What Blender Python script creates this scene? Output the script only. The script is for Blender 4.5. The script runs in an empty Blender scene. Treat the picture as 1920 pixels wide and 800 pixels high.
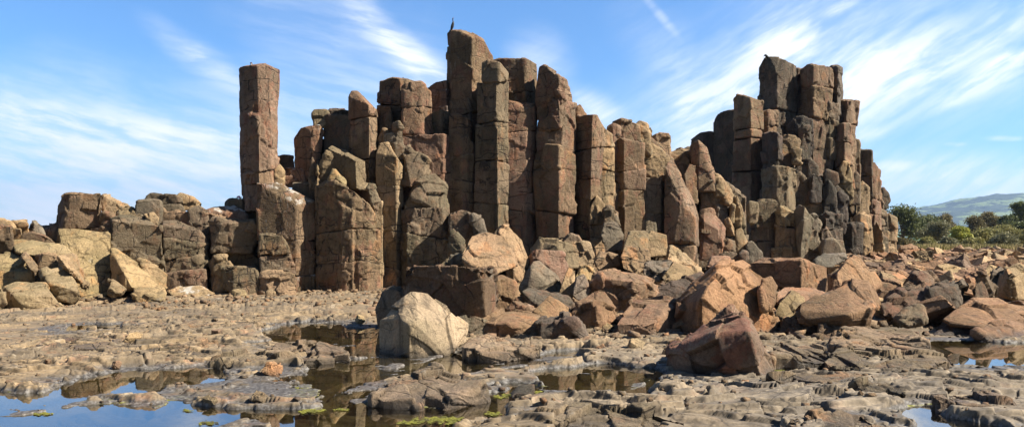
import bpy, bmesh, math, random
import numpy as np
from mathutils import Vector, Matrix

SC = bpy.context.scene
COL = SC.collection
rng = random.Random(7)
F, CX, HY, H = 1386.67, 960.0, 445.0, 1.7      # focal length in photo pixels, optical centre, horizon row, eye height


def P(px, py, Y):
    return Vector(((px - CX) / F * Y, Y, H - (py - HY) / F * Y))


# ------------------------------------------------------------------ noise
def _h(ix, iy, iz, s):
    h = (ix.astype(np.uint32) * np.uint32(374761393)) ^ (iy.astype(np.uint32) * np.uint32(668265263)) \
        ^ (iz.astype(np.uint32) * np.uint32(2147483647 - 104729)) ^ np.uint32((s * 974711 + 12345) & 0xFFFFFFFF)
    h = (h ^ (h >> np.uint32(13))) * np.uint32(1274126177)
    h = (h ^ (h >> np.uint32(15))) * np.uint32(2246822519)
    return h ^ (h >> np.uint32(16))


def _f(h):
    return (h & np.uint32(0xFFFFFF)).astype(np.float32) / np.float32(0x1000000)


def vnoise(p, s=0):
    i = np.floor(p).astype(np.int32)
    f = (p - i).astype(np.float32)
    f = f * f * (3 - 2 * f)
    r = 0
    for dx in (0, 1):
        wx = f[:, 0] if dx else 1 - f[:, 0]
        for dy in (0, 1):
            wy = f[:, 1] if dy else 1 - f[:, 1]
            for dz in (0, 1):
                wz = f[:, 2] if dz else 1 - f[:, 2]
                r = r + wx * wy * wz * _f(_h(i[:, 0] + dx, i[:, 1] + dy, i[:, 2] + dz, s))
    return r


def fbm(p, octv=3, s=0, gain=.5):
    a, t, r = 1.0, 0.0, 0
    for o in range(octv):
        r = r + a * (vnoise(p, s + o) * 2 - 1)
        t += a
        a *= gain
        p = p * 2.03 + 17.3
    return r / t


def voro(p, s=0, jit=.9, flat=False):
    i = np.floor(p).astype(np.int32)
    n = len(p)
    f1 = np.full(n, 9.0, np.float32)
    f2 = np.full(n, 9.0, np.float32)
    hid = np.zeros(n, np.uint32)
    vec = np.zeros((n, 3), np.float32)
    for dx in (-1, 0, 1):
        for dy in (-1, 0, 1):
            for dz in ((0,) if flat else (-1, 0, 1)):
                jx, jy, jz = i[:, 0] + dx, i[:, 1] + dy, i[:, 2] + dz
                h = _h(jx, jy, jz, s)
                c = np.stack((jx + .5 + jit * (_f(h) - .5), jy + .5 + jit * (_f(h * np.uint32(747796405)) - .5),
                              jz + .5 + (0 if flat else jit) * (_f(h * np.uint32(2891336453)) - .5)), 1)
                v = (p - c).astype(np.float32)
                if flat:
                    v[:, 2] = 0
                d = np.sqrt((v * v).sum(1))
                m = d < f1
                f2 = np.where(m, f1, np.minimum(f2, d))
                f1 = np.where(m, d, f1)
                hid = np.where(m, h, hid)
                vec[m] = v[m]
    r = np.stack((_f(hid * np.uint32(277803737)), _f(hid * np.uint32(1103515245)), _f(hid * np.uint32(69069))), 1)
    return f1, f2, r, vec


def sstep(a, b, x):
    t = np.clip((x - a) / (b - a), 0, 1)
    return t * t * (3 - 2 * t)


# ------------------------------------------------------------------ mesh helpers
def mesh_np(name, co, faces, smooth=True, mats=()):
    me = bpy.data.meshes.new(name)
    me.from_pydata([tuple(c) for c in co], [], [tuple(f) for f in faces]) if len(co) < 2000 else _fast(me, co, faces)
    if smooth:
        me.polygons.foreach_set('use_smooth', np.ones(len(me.polygons), bool))
    for m in mats:
        me.materials.append(m)
    me.update()
    return me


def _fast(me, co, faces):
    faces = np.asarray(faces, np.int32)
    n, k = faces.shape
    me.vertices.add(len(co))
    me.vertices.foreach_set('co', np.asarray(co, np.float32).ravel())
    me.loops.add(n * k)
    me.loops.foreach_set('vertex_index', faces.ravel())
    me.polygons.add(n)
    me.polygons.foreach_set('loop_start', np.arange(0, n * k, k, dtype=np.int32))
    me.update(calc_edges=True)
    me.validate()


def attr(me, name, val):
    a = me.attributes.new(name, 'FLOAT', 'POINT')
    a.data.foreach_set('value', np.asarray(val, np.float32))


def link(name, data, parent=None, loc=None):
    o = bpy.data.objects.new(name, data)
    COL.objects.link(o)
    if parent:
        o.parent = parent
    if loc is not None:
        o.location = loc
    return o


def tag(o, label=None, cat=None, group=None, kind=None):
    if label: o['label'] = label
    if cat: o['category'] = cat
    if group: o['group'] = group
    if kind: o['kind'] = kind
    elif label: o['kind'] = 'thing'
    return o


def hull(pts):
    """convex hull of points -> (verts, faces, edges)"""
    bm = bmesh.new()
    for p in pts:
        bm.verts.new(p)
    r = bmesh.ops.convex_hull(bm, input=bm.verts)
    junk = [g for g in r['geom_interior'] if isinstance(g, bmesh.types.BMVert)]
    bmesh.ops.delete(bm, geom=list(set(junk)), context='VERTS')
    loose = [v for v in bm.verts if not v.link_faces]
    bmesh.ops.delete(bm, geom=loose, context='VERTS')
    bmesh.ops.recalc_face_normals(bm, faces=bm.faces)
    bm.verts.index_update()
    v = [x.co.copy() for x in bm.verts]
    f = [[a.index for a in x.verts] for x in bm.faces]
    e = [(x.verts[0].index, x.verts[1].index) for x in bm.edges]
    bm.free()
    return v, f, e


def clip(pts, co, no):
    """keep the part of the convex body on the side of the plane opposite its normal"""
    v, f, e = hull(pts)
    d = [(p - co).dot(no) for p in v]
    out = [p for p, k in zip(v, d) if k <= 0]
    for a, b in e:
        if (d[a] > 0) != (d[b] > 0):
            out.append(v[a].lerp(v[b], d[a] / (d[a] - d[b])))
    return out


def chip(pts, n, r, lo=.05, hi=.14):
    for _ in range(n):
        v, f, e = hull(pts)
        c = sum(v, Vector()) / len(v)
        size = .75 * min(max(q[k] for q in v) - min(q[k] for q in v) for k in range(3))
        p = r.choice(v)
        nn = ((p - c).normalized() + Vector((r.uniform(-.6, .6), r.uniform(-.6, .6), r.uniform(-.6, .6)))).normalized()
        m = max((q).dot(nn) for q in v)
        q = clip(pts, nn * (m - size * r.uniform(lo, hi)), nn)
        if len(q) > 5:
            pts = q
    return pts


# ------------------------------------------------------------------ rocks
TINT = dict(brown=(.222, .152, .098, .46), olive=(.185, .141, .095, .2), tan=(.315, .224, .135, .08), orange=(0.295, 0.180, 0.108, .22),
            red=(.245, .158, .106, .5), dark=(.102, .081, .062, .2), grey=(.195, .158, .116, .10), pale=(.41, .325, .205, .04),
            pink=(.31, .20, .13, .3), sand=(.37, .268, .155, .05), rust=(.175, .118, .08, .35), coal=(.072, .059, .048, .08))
STYLE = dict(
    column=dict(cell=(.5, .5, .8), jit=.7, camp=.020, tilt=.05, cw=.022, cd=.014, lump=.008, lf=.9, fine=.006, ff=7),
    block=dict(cell=(.6, .6, .5), jit=.85, camp=.030, tilt=.12, cw=.022, cd=.016, lump=.012, lf=1.0, fine=.007, ff=7),
    boulder=dict(cell=(.55, .55, .5), jit=1.0, camp=.034, tilt=.17, cw=.012, cd=.008, lump=.012, lf=1.3, fine=.006, ff=8),
    tower=dict(cell=(.55, .55, 1.1), jit=.85, camp=.045, tilt=.10, cw=.022, cd=.02, lump=.012, lf=.7, fine=.010, ff=4),
    net=dict(cell=(.36, .36, .36), jit=.65, camp=.018, tilt=.04, cw=.035, cd=.028, lump=.010, lf=.9, fine=.006, ff=7),
    smooth=dict(cell=(.85, .85, 1.0), jit=1.0, camp=.022, tilt=.08, cw=.012, cd=.008, lump=.012, lf=1.6, fine=.005, ff=9),
    slab=dict(cell=(.8, .8, .4), jit=1.0, camp=.022, tilt=.09, cw=.015, cd=.012, lump=.010, lf=1.0, fine=.007, ff=8))
QUEUE = []            # (object, [point lists], voxel, style, seed)
ROCKS = []            # footprints of every authored rock
NAMEOF = dict(column='rock_column', block='rock_block', boulder='boulder', slab='rock_slab', blade='rock_flake')
CATOF = dict(column='rock column', block='rock block', boulder='boulder', slab='rock slab', blade='rock flake')
JOINT = dict(column=1.0, block=.85, boulder=.3, tower=.8, net=1.0, smooth=.45, slab=.4)
GROUPOF = dict(column='basalt columns of the cliff', block='square rock blocks of the cliff', boulder='fallen boulders', slab='flat rock slabs', blade='standing rock flakes')
WIDEN = 3.5
_seed = [0]


def setcol(o, tint, r, j=.10):
    t = TINT[tint] if isinstance(tint, str) else tint
    k = 1 + r.uniform(-j, j)
    o.color = (t[0] * k * (1 + r.uniform(-.04, .04)), t[1] * k, t[2] * k * (1 + r.uniform(-.06, .06)), t[3])


def queue(name, hulls, Y, style, parent, origin, tint, r, mat='rock'):
    o = link(name, bpy.data.meshes.new(name), parent, None if parent else origin)
    setcol(o, tint, r)
    QUEUE.append((o, hulls, max(.011, min(.06, Y * .0014)), style, r.randrange(9999), Vector(origin), mat))
    return o


def R(label, Y, pts, th=1.0, tint='brown', kind='boulder', base=None, bx=None, cuts=(), style=None, ch=2, mat='rock',
      shrink=.85, group=None, name=None, cat=None, gap=.003, widen=1, ribs=3):
    """one rock: outline points (photo px x, y, extra depth m) turned into a solid body at distance Y"""
    _seed[0] += 1
    r = random.Random(_seed[0] * 31 + 5)
    if kind == 'block' and ch == 2: ch = 1
    style = style or {'column': 'column', 'block': 'block', 'boulder': 'boulder', 'slab': 'slab', 'blade': 'slab'}[kind]
    sets = pts if isinstance(pts[0], list) else [pts]
    hulls = []
    for s in sets:
        s = [(p if len(p) > 2 else (p[0], p[1], 0.0)) for p in s]
        if base is not None:
            if kind == 'column':
                mx = sum(p[0] for p in s) / len(s)
                hw = max(abs(p[0] - mx) for p in s)
                s = [(mx + (p[0] - mx) * (1 + widen * WIDEN / hw), p[1], p[2]) for p in s]
            s = s + [((bx[i] if bx else p[0]), base, p[2]) for i, p in enumerate(s)]
        fr = [P(x, y, Y + d) for x, y, d in s]
        bk = [P(x, y, Y + d + th) for x, y, d in s]
        c = sum(bk, Vector()) / len(bk)
        bk = [Vector((c.x + (p.x - c.x) * shrink, p.y, c.z + (p.z - c.z) * (shrink if base is None else 1 - (1 - shrink) * .2))) for p in bk]
        hulls.append(fr + bk)
        if base is not None and kind == 'column' and ribs:
            n = len(s) // 2
            for _ in range(ribs if n > 2 else 1):
                i = r.randrange(n - 1)
                t0, t1, b0, b1 = fr[i], fr[i + 1], fr[i + n], fr[i + 1 + n]
                if (t1 - t0).xz.length < .12: continue
                u0 = r.uniform(-.1, .5); u1 = u0 + r.uniform(.35, .75)
                u1 = min(u1, 1.08)
                top = r.uniform(.12, .8)
                bot = min(1, top + r.uniform(.25, .9)) if r.random() < .6 else 1
                nrm = Vector((-(t0.y - t1.y) * -1, -(t1.x - t0.x), 0)).normalized()
                k = r.uniform(.05, .15)
                q = []
                for u, v, o_ in ((u0, top, k), (u1, top + r.uniform(-.05, .05), k * r.uniform(.6, 1.2)), (u0 - .04, top - .03, -.12), (u1 + .04, top - .03, -.12),
                                 (u0, bot, k * .7), (u1, bot, k * .7), (u0, bot + .02, -.12), (u1, bot + .02, -.12)):
                    p = t0.lerp(t1, u).lerp(b0.lerp(b1, u), v)
                    q.append(p + nrm * o_)
                hulls.append(q)
    allp = [p for h in hulls for p in h]
    zmin = min(p.z for p in allp)
    cx = sum(p.x for p in allp) / len(allp)
    cy = sum(p.y for p in allp) / len(allp)
    org = Vector((cx, cy, zmin))
    ROCKS.append((cx, cy, max(abs(p.x - cx) for p in allp), max(p.z for p in allp)))
    nm = name or NAMEOF[kind]
    cat = cat or CATOF[kind]
    group = group or GROUPOF[kind]
    if not cuts:
        hh = [chip(h, ch, r) for h in hulls]
        o = queue(nm, hh, Y, style, None, org, tint, r, mat)
        return tag(o, label, cat, group)
    root = link(nm, None, None, org)
    tag(root, label, cat, group)
    zs = [H - (y - HY) / F * Y for y in cuts]
    zs = sorted(zs, reverse=True)
    levels = [None] + zs + [None]
    norms = [Vector((r.uniform(-.2, .2), r.uniform(-.12, .12), 1)).normalized() for _ in levels]
    for i in range(len(levels) - 1):
        part = []
        for h in hulls:
            q = h
            if levels[i] is not None:
                q = clip(q, Vector((cx, cy, levels[i])), norms[i])
            if levels[i + 1] is not None and len(q) > 3:
                q = clip(q, Vector((cx, cy, levels[i + 1])), -norms[i + 1])
            if len(q) > 4:
                part.append(q)
        if not part:
            continue
        pp = [p for q in part for p in q]
        c = sum(pp, Vector()) / len(pp)
        sh = Vector((r.uniform(-.008, .008), r.uniform(-.03, .012), 0))
        half = [max(abs(p[k] - c[k]) for p in pp) for k in range(3)]
        out = []
        for q in part:
            out.append(chip([Vector([c[k] + (p[k] - c[k]) * max(.6, (half[k] - gap) / max(half[k], .02)) + sh[k] for k in range(3)]) for p in q], ch if i == 0 else r.randrange(2), r, .03, .12))
        queue('cap' if i == 0 else 'foot' if i == len(levels) - 2 and i > 1 else 'shaft', out, Y, style, root, org, tint, r, mat)
    return root


def LEDGE(label, outline, h, pieces, tint):
    _seed[0] += 1
    r = random.Random(_seed[0] * 17 + 3)
    g = [Vector(((x - CX) * H / (y - HY), H * F / (y - HY), 0)) for x, y in outline]
    pts = [Vector((p.x, p.y, -.12)) for p in g] + [Vector((p.x, p.y, h)) for p in g]
    x0, x1 = min(p.x for p in g), max(p.x for p in g)
    c = sum(g, Vector()) / len(g)
    hulls = []
    for k in range(pieces):
        q = pts
        for e, sg in ((x0 + (x1 - x0) * k / pieces, -1), (x0 + (x1 - x0) * (k + 1) / pieces, 1)):
            if (sg < 0 and k == 0) or (sg > 0 and k == pieces - 1): continue
            random_yaw = .35 * math.sin(e * 37)
            q = clip(q, Vector((e - sg * .004, c.y, 0)), Vector((sg * math.cos(random_yaw), sg * math.sin(random_yaw), 0)))
        if len(q) < 6: continue
        f, tx, ty, by = r.uniform(.62, 1.1), r.uniform(-.12, .12), r.uniform(-.02, .14), r.uniform(-.05, .05)
        m = sum(q, Vector()) / len(q)
        q = [Vector((p.x, p.y + by, p.z if p.z < 0 else p.z * f + tx * (p.x - m.x) + ty * (p.y - m.y))) for p in q]
        hulls.append(chip(q, 3, r, .1, .4))
    o = queue('rock_ledge', hulls, 8, 'block', None, c, tint, r)
    return tag(o, label, 'rock ledge', 'rock ledges on the platform')


def flush(MATS):
    """voxel-union every queued body, then break its surface into fracture plates"""
    tmp = []
    for o, hulls, vox, style, seed, org, mat in QUEUE:
        co, fa = [], []
        for h in hulls:
            v, f, e = hull(h)
            k = len(co)
            co += [tuple(p) for p in v]
            fa += [[a + k for a in x] for x in f]
        me = bpy.data.meshes.new('t')
        me.from_pydata(co, [], fa)
        t = bpy.data.objects.new('t', me)
        COL.objects.link(t)
        m = t.modifiers.new('r', 'REMESH')
        m.mode = 'VOXEL'
        m.voxel_size = vox
        tmp.append(t)
    dg = bpy.context.evaluated_depsgraph_get()
    tot = 0
    for (o, hulls, vox, style, seed, org, mat), t in zip(QUEUE, tmp):
        ev = t.evaluated_get(dg).to_mesh()
        n = len(ev.vertices)
        co = np.empty(n * 3, np.float32); ev.vertices.foreach_get('co', co); co = co.reshape(-1, 3)
        no = np.empty(n * 3, np.float32); ev.vertices.foreach_get('normal', no); no = no.reshape(-1, 3)
        li = np.empty(len(ev.loops), np.int32); ev.loops.foreach_get('vertex_index', li)
        q4 = len(li) == 4 * len(ev.polygons)
        if q4:
            fa = li.reshape(-1, 4)
        else:
            fa = np.array([p.vertices[:] for p in ev.polygons if len(p.vertices) == 4], np.int32)
        st = STYLE[style]
        co, rnd, crk = rough(co, no, st, seed, vox)
        me = o.data
        _fast(me, co - np.array(org, np.float32), fa)
        attr(me, 'rnd', rnd); attr(me, 'crack', crk); attr(me, 'joint', np.full(len(co), JOINT[style]))
        me.materials.append(MATS[mat])
        tot += n
        t.to_mesh_clear() if False else None
    for t in tmp:
        me = t.data
        bpy.data.objects.remove(t)
        bpy.data.meshes.remove(me)
    QUEUE.clear()
    print('rock verts', tot)


def rough(co, no, st, seed, vox):
    off = np.array([(seed % 97) * 1.7, (seed % 89) * 2.3, (seed % 83) * 1.9], np.float32)
    q = co + off
    w = np.stack([vnoise(q * 2.2, 1), vnoise(q * 2.2, 2), vnoise(q * 2.2, 3)], 1) - .5
    cell = np.array(st['cell'], np.float32)
    f1, f2, r, vec = voro((q + w * .22 * cell) / cell, seed % 50, st['jit'])
    e = f2 - f1
    crk = 1 - sstep(.0, st['cw'] * 2, e)
    crk = crk * (.35 + .65 * (r[:, 1] > .35)) * sstep(.25, .6, vnoise(q * .9, 9) + .25)
    d = st['camp'] * (r[:, 0] - .5) * 2 + st['tilt'] * ((r - .5) * 2 * vec * cell).sum(1)
    d -= st['cd'] * crk
    # a second, finer generation of fracture plates
    f1, f2, r2, vec2 = voro((q + w * .1) / (cell * .37), seed % 50 + 7, 1.0)
    on = sstep(.52, .60, vnoise(q * .9, 21))
    d += on * (.35 * st['camp'] * (r2[:, 0] - .5) * 2 + st['tilt'] * .9 * ((r2 - .5) * 2 * vec2 * cell * .37).sum(1))
    c2 = (1 - sstep(0, .10, f2 - f1)) * on
    d -= .25 * st['cd'] * c2
    f1, f2, r3, vec3 = voro((q + w * .3) / (cell * np.array((1.9, 1.9, 1.6), np.float32)), seed % 50 + 17, 1.0)
    d += 1.1 * st['camp'] * (r3[:, 0] - .5) * 2
    d += st['lump'] * fbm(q * st['lf'], 3, 5)
    d += st['fine'] * fbm(q * st['ff'], 3, 11, .6)
    return co + no * d[:, None], r[:, 0] * .6 + r2[:, 1] * .4, np.maximum(crk, .35 * c2)

# ================================================================== low tan rocks at the edge of the platform
G1 = 'tan rocks beside the freestanding pillar'
R('square brown block standing upright on top of the sloping tan rocks', 21.5, [(106, 385, .5), (118, 363, .1), (128, 361, 0), (190, 361, .15), (192, 366, .2), (194, 428, .2), (122, 430, 0), (106, 430, .5)], 1.1, 'brown', 'block')
R('broad fractured tan slope falling from beneath the square brown block', 19.9, [(108, 427, .8), (150, 424, .9), (205, 428, 1.2), (210, 470, .7), (210, 550, .0), (165, 568, -.6), (130, 545, -.5), (108, 455, .7)], 1.2, 'sand', 'slab', style='block')
R('tan slab with a dark undercut front below the fractured tan slope', 17.8, [(82, 507, .3), (125, 503, .7), (150, 545, .2), (152, 562, .2), (135, 570, .2), (100, 560, 0), (93, 535, -.1), (80, 512, .3)], .9, 'sand', 'slab')
R('low tan slab with a dark split side, lowest in front of the tan rocks', 17.0, [(10, 540, .4), (30, 531, .6), (85, 530, .7), (98, 556, .2), (122, 577, .3), (50, 590, 0), (12, 575, .2), (28, 555, .0)], .9, 'sand', 'slab')
R('smooth pale tan slab with a brown front edge at the picture border', 18.6, [(-40, 476, .9), (30, 474, .9), (62, 512, .25), (62, 530, .25), (5, 548, 0), (-40, 548, 0), (-40, 505, 0)], 1, 'sand', 'slab')
R('rough brown block at the picture border above the pale tan slab', 19.5, [(-50, 425, .1), (20, 424, 0), (22, 445, .0), (25, 474, .1), (-50, 476, 0)], 1, 'brown', 'block')
R('rounded sunlit tan cap on top of the border block', 20.4, [(-50, 408, .3), (8, 411, .2), (24, 426, 0), (24, 440, 0), (-50, 445, 0)], 1, 'sand', 'boulder')
R('small block with a flat overhanging cap against the sky', 20.9, [[(20, 416), (50, 415), (56, 422), (54, 428), (22, 426)], [(25, 424, .1), (50, 424, .1), (58, 440, .1), (55, 455, .1), (30, 455, .1)]], .8, 'tan', 'block', ch=1)
R('small rugged boulder alone on the low skyline', 21.2, [(57, 430), (60, 419, .1), (67, 417, .1), (79, 428, .1), (84, 442), (57, 441)], .5, 'grey', 'boulder')
R('dark shaded stone on the skyline at the foot of the square brown block', 22.0, [(80, 432), (93, 424, .1), (107, 428, .1), (107, 445), (80, 445)], .5, 'olive', 'boulder')
R('wide low brown block behind the tan ledge', 20.1, [(38, 441, .2), (60, 435, .1), (85, 440, .1), (104, 454, .2), (104, 466, .2), (60, 468, 0), (38, 455, 0)], .8, 'brown', 'block')
R('long sunlit tan ledge below the wide brown block', 19.1, [(18, 450, .8), (45, 446, .8), (75, 463, .5), (122, 462, .6), (136, 476, .2), (132, 486, .2), (70, 482, 0), (30, 472, .1)], .9, 'sand', 'slab')
R('upright grey tan block with a shadowed notch below the ledge', 18.6, [(66, 478, .4), (80, 473, 0), (104, 477, .1), (108, 508, .1), (70, 508, 0)], .8, 'tan', 'block')
R('pyramid shaped tan rock with a dark triangular face', 18.2, [(108, 479, .2), (104, 504, .4), (128, 504, -.1), (168, 545, .5), (140, 474, 1.0)], .7, 'sand', 'boulder', ch=1)
R('narrow tilted tan slab leaning between two tan blocks', 18.3, [(37, 476, .3), (46, 471, .5), (76, 505, .1), (66, 518, 0), (54, 502, .0)], .5, 'tan', 'slab')
R('rounded tan boulder cut by the picture border, lowest of the tan rocks', 16.6, [(-45, 532, .3), (2, 540, .1), (15, 570, 0), (5, 582, 0), (-45, 584, 0)], .9, 'sand', 'boulder')
R('tan block just under the skyline beside the small capped block', 20.4, [(18, 426, .2), (40, 428, 0), (46, 455, .0), (24, 462, 0)], .9, 'tan', 'block')
R('big square olive brown block with a sloping sunlit top', 21.0, [(208, 408, .25), (225, 402, .6), (265, 403, .7), (304, 423, .1), (307, 510, .1), (209, 505, 0), (209, 413, 0)], 1, 'olive', 'block')
R('dark recessed block wedged beside the big olive brown block', 21.4, [(188, 402, .3), (196, 398, .1), (212, 404, .1), (212, 440, .1), (190, 436, .1)], .8, 'brown', 'block')
R('brown block below the recessed block on the fractured slope', 21.0, [(168, 428, .3), (192, 424, .1), (212, 432, .1), (212, 470, .1), (180, 468, .1)], .8, 'brown', 'block')
R('bright leaning triangular slab with a dark side below the olive block', 19.4, [(209, 467, .7), (216, 469, 1.0), (292, 523, .6), (302, 538, .3), (253, 545, -.2), (246, 538, -.3), (209, 522, .4), (209, 545, .4)], .6, 'sand', 'slab', ch=1, style='smooth')
R('second smaller slanting slab tucked behind the bright leaning slab', 19.9, [(258, 487, .7), (265, 486, .8), (314, 515, .5), (314, 542, .3), (288, 542, .1)], .6, 'tan', 'slab')
R('small pyramid stone at the foot of the bright leaning slab', 18.7, [(206, 523, .3), (212, 521, .4), (236, 542, .3), (228, 552, 0), (206, 550, 0)], .4, 'tan', 'boulder')
R('low flat tan slab in front of the bright leaning slab', 18.5, [(250, 544, .1), (262, 538, .5), (305, 540, .5), (313, 550, .3), (310, 565, 0), (253, 568, 0)], .7, 'sand', 'slab')
R('square olive block split by level cracks beside the big olive block', 21.2, [(306, 414, .5), (330, 413, .8), (375, 430, .2), (389, 446, .35), (389, 520, .35), (372, 520, .1), (307, 520, 0), (306, 424, 0)], 1, 'olive', 'block', cuts=(453, 490))
R('low reddish footing block under the split olive block', 20.8, [(310, 512, 0), (350, 507, 0), (386, 504, .1), (388, 540, .1), (380, 550, 0), (312, 552, 0)], .8, 'brown', 'block', style='net')
R('sunlit tan slab stained white lying before the split olive block', 20.0, [(312, 546, .2), (335, 536, .6), (375, 536, .6), (404, 550, .3), (395, 562, 0), (330, 562, 0)], .8, 'sand', 'slab', mat='guano')
R('dark boulder with a tan flank on the low skyline', 22.0, [(190, 378, .1), (196, 370, .2), (206, 371, .1), (225, 380, .1), (241, 388, .2), (243, 402, .2), (198, 404, 0)], .7, 'tan', 'boulder')
R('small tan rock filling the gap under the skyline boulder', 21.7, [(218, 394, .1), (245, 386, .3), (264, 398, .1), (264, 412, 0), (220, 412, 0)], .6, 'tan', 'boulder')
R('flat topped grey block beside the tan skyline boulder', 21.8, [(252, 376, 0), (260, 373, .4), (300, 374, .1), (304, 378, .2), (303, 420, .1), (254, 420, 0)], .8, 'grey', 'block', style='smooth')
R('small tilted cube stone in front of the flat topped grey block', 21.4, [(268, 401, .0), (288, 397, .1), (298, 408, .2), (295, 422, .1), (275, 416, 0)], .4, 'tan', 'block')
R('stepped brown block rising highest behind the grey block', 22.3, [(273, 374, .2), (283, 363, .2), (330, 364, 0), (342, 372, .1), (360, 430, .1), (320, 432, 0), (278, 402, 0)], .9, 'olive', 'block', cuts=(385,))
R('pale tan boulder perched on the stepped brown block', 22.6, [(328, 371, .1), (338, 362, .2), (362, 372, .1), (375, 386, .1), (373, 396, 0), (340, 394, 0)], .6, 'sand', 'boulder', style='smooth')
R('dark block netted with cracks under the perched tan boulder', 22.0, [(350, 392, 0), (372, 385, .1), (391, 392, .1), (394, 440, .1), (382, 446, 0), (356, 425, 0)], .8, 'olive', 'block', style='net')
R('layered reddish slab streaked white below the pink flowered plant', 22.5, [(386, 393, 0), (400, 387, .3), (440, 384, .4), (465, 402, .2), (466, 424, .1), (392, 424, 0)], .9, 'red', 'slab', mat='guano')
R('dark square block at the foot of the pillar carrying the flowered plant', 22.9, [(424, 380, .4), (430, 374, .2), (454, 373, .0), (460, 410, 0), (426, 408, .3)], .8, 'olive', 'block', style='smooth')
R('flat olive block with a chipped sunlit corner beside the pillar footing', 21.4, [(392, 415, .2), (400, 408, .2), (412, 409, .1), (482, 415, .15), (486, 440, .3), (474, 474, .25), (395, 474, 0), (416, 420, -.05)], .9, 'olive', 'block')
R('low cracked course of stone under the flat olive block', 21.8, [(396, 466, .1), (470, 468, .1), (486, 488, .2), (486, 508, .2), (398, 500, 0)], .8, 'olive', 'block', style='net')
R('jagged tan block beside a black hollow at platform level', 20.9, [(391, 492, .4), (400, 480, .1), (422, 481, .2), (437, 500, .1), (424, 552, .1), (400, 554, .0), (394, 520, .3)], .6, 'tan', 'block')
R('squat olive block with a lit top next to the jagged tan block', 20.5, [(414, 500, .3), (437, 497, .1), (480, 501, .3), (486, 516, .25), (486, 566, .2), (440, 556, 0), (418, 535, .2)], .9, 'olive', 'block')
R('stacked olive block leaning on the big chamfered column', 20.9, [(486, 437, .05), (530, 441, .1), (538, 450, .2), (555, 500, .35), (556, 516, .35), (487, 514, 0)], .7, 'olive', 'block', cuts=(475,))
R('tan block with a dark hollow side under the stacked olive block', 20.5, [(487, 512, .25), (500, 508, .3), (554, 512, .2), (558, 530, .2), (557, 564, .1), (518, 567, -.15), (487, 556, .2)], .9, 'tan', 'block')
R('small round stone resting against the tan hollow sided block', 20.1, [(498, 548), (505, 542, .1), (516, 545, .1), (519, 560), (500, 562)], .3, 'tan', 'boulder')
R('small heap stone on the platform below the squat olive block', 19.9, [(430, 552), (445, 545, .2), (462, 548, .2), (472, 566), (435, 568)], .5, 'tan', 'boulder')

# ================================================================== freestanding pillar and columns next to it
R('tall freestanding square pillar with a red mottled sunlit face', 22.5, [(446, 128, .55), (457, 123, .2), (483, 124, 0), (499, 119, .12), (506, 123, .2), (523, 132, .62)], 1.0, (.26, .175, .118, .6), 'column', base=395, bx=[455, 463, 488, 500, 512, 519], cuts=(318, 346), style='column', shrink=.9, widen=0, ch=1)
R('big squat column with a long sunlit chamfer at the pillar foot', 21.3, [(486, 344, .1), (525, 344, .25), (556, 386, .0), (591, 380, .5)], 1.2, 'brown', 'column', base=565, bx=[486, 520, 556, 591], cuts=(449, 512), style='column', mat='guano')
R('broad rounded column netted with square cracks standing free at platform level', 21.2, [(594, 350, .45), (612, 338, .35), (630, 340, .05), (665, 358, .0), (690, 382, .1), (712, 420, .5)], 1.2, 'brown', 'column', base=560, bx=[593, 606, 628, 665, 692, 713], cuts=(434, 492), style='net')
R('standing stone blade on top of the broad netted column', 22.0, [(602, 296, .1), (612, 279, .0), (633, 286, .15), (626, 350, .2), (598, 350, .1)], .4, 'tan', 'blade')
R('slanted slab with a long sunlit edge leaning over the broad column', 21.7, [(614, 277, .4), (621, 271, .6), (687, 300, .5), (689, 355, .5), (669, 355, .0), (667, 300, -.05), (630, 352, .5)], .7, 'tan', 'slab', style='smooth')
R('small sunlit wedge lying on the crest of the broad column', 21.3, [(610, 345, .1), (625, 316, .2), (647, 340, .2), (645, 352, .0), (612, 352, .0)], .4, 'sand', 'boulder')
R('tall thin stone blade beside the slanted slab', 22.1, [(578, 385, 0), (579, 330, .05), (585, 291, .15), (591, 305, .1), (594, 385, .1)], .3, 'olive', 'blade', ch=1)
R('short thin blade between the tall blade and the broad column', 21.9, [(592, 350), (594, 304, .1), (602, 340, .1), (602, 352, .1)], .3, 'tan', 'blade', ch=0)
R('shaded column in the gap between chamfered and broad columns', 22.5, [(550, 342, .1), (596, 340, .1)], .8, 'olive', 'column', base=470)
R('dark red column streaked white behind the thin blades', 23.0, [(551, 260, .3), (556, 252, .2), (564, 239, .1), (580, 234, .0), (600, 232, .05), (610, 246, .3), (592, 340, .1), (552, 335, .25)], .9, 'red', 'column', mat='guano')
R('low dark red block on the saddle next to the pillar', 23.2, [(524, 316, .1), (545, 313, .0), (574, 318, .0), (577, 350, 0), (524, 350, 0)], .6, 'red', 'block', mat='guano')
R('grey block far back in the saddle beside the pillar', 24.2, [(520, 292), (530, 289), (552, 291), (554, 330), (520, 330)], .8, 'grey', 'block')
R('little rounded stone jammed against the pillar base', 22.8, [(514, 320), (522, 310, .1), (531, 322, .1), (530, 350, .1), (516, 350)], .4, 'tan', 'boulder')
R('dark cap block on top of the white streaked column', 23.3, [(586, 213, .2), (590, 207, .3), (612, 207, .2), (619, 216, .2), (615, 240, .0), (590, 240, .0)], .6, 'olive', 'block')
R('wide dark column behind the slanted slab', 23.0, [(611, 220, .3), (618, 216, .2), (655, 216, .0), (659, 222, .05)], .9, 'dark', 'column', base=320, style='smooth')
R('dark stone ridge peeping over the wide dark column', 24.0, [(618, 207), (626, 205), (655, 207), (658, 230), (618, 230)], .6, 'dark', 'block')
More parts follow.
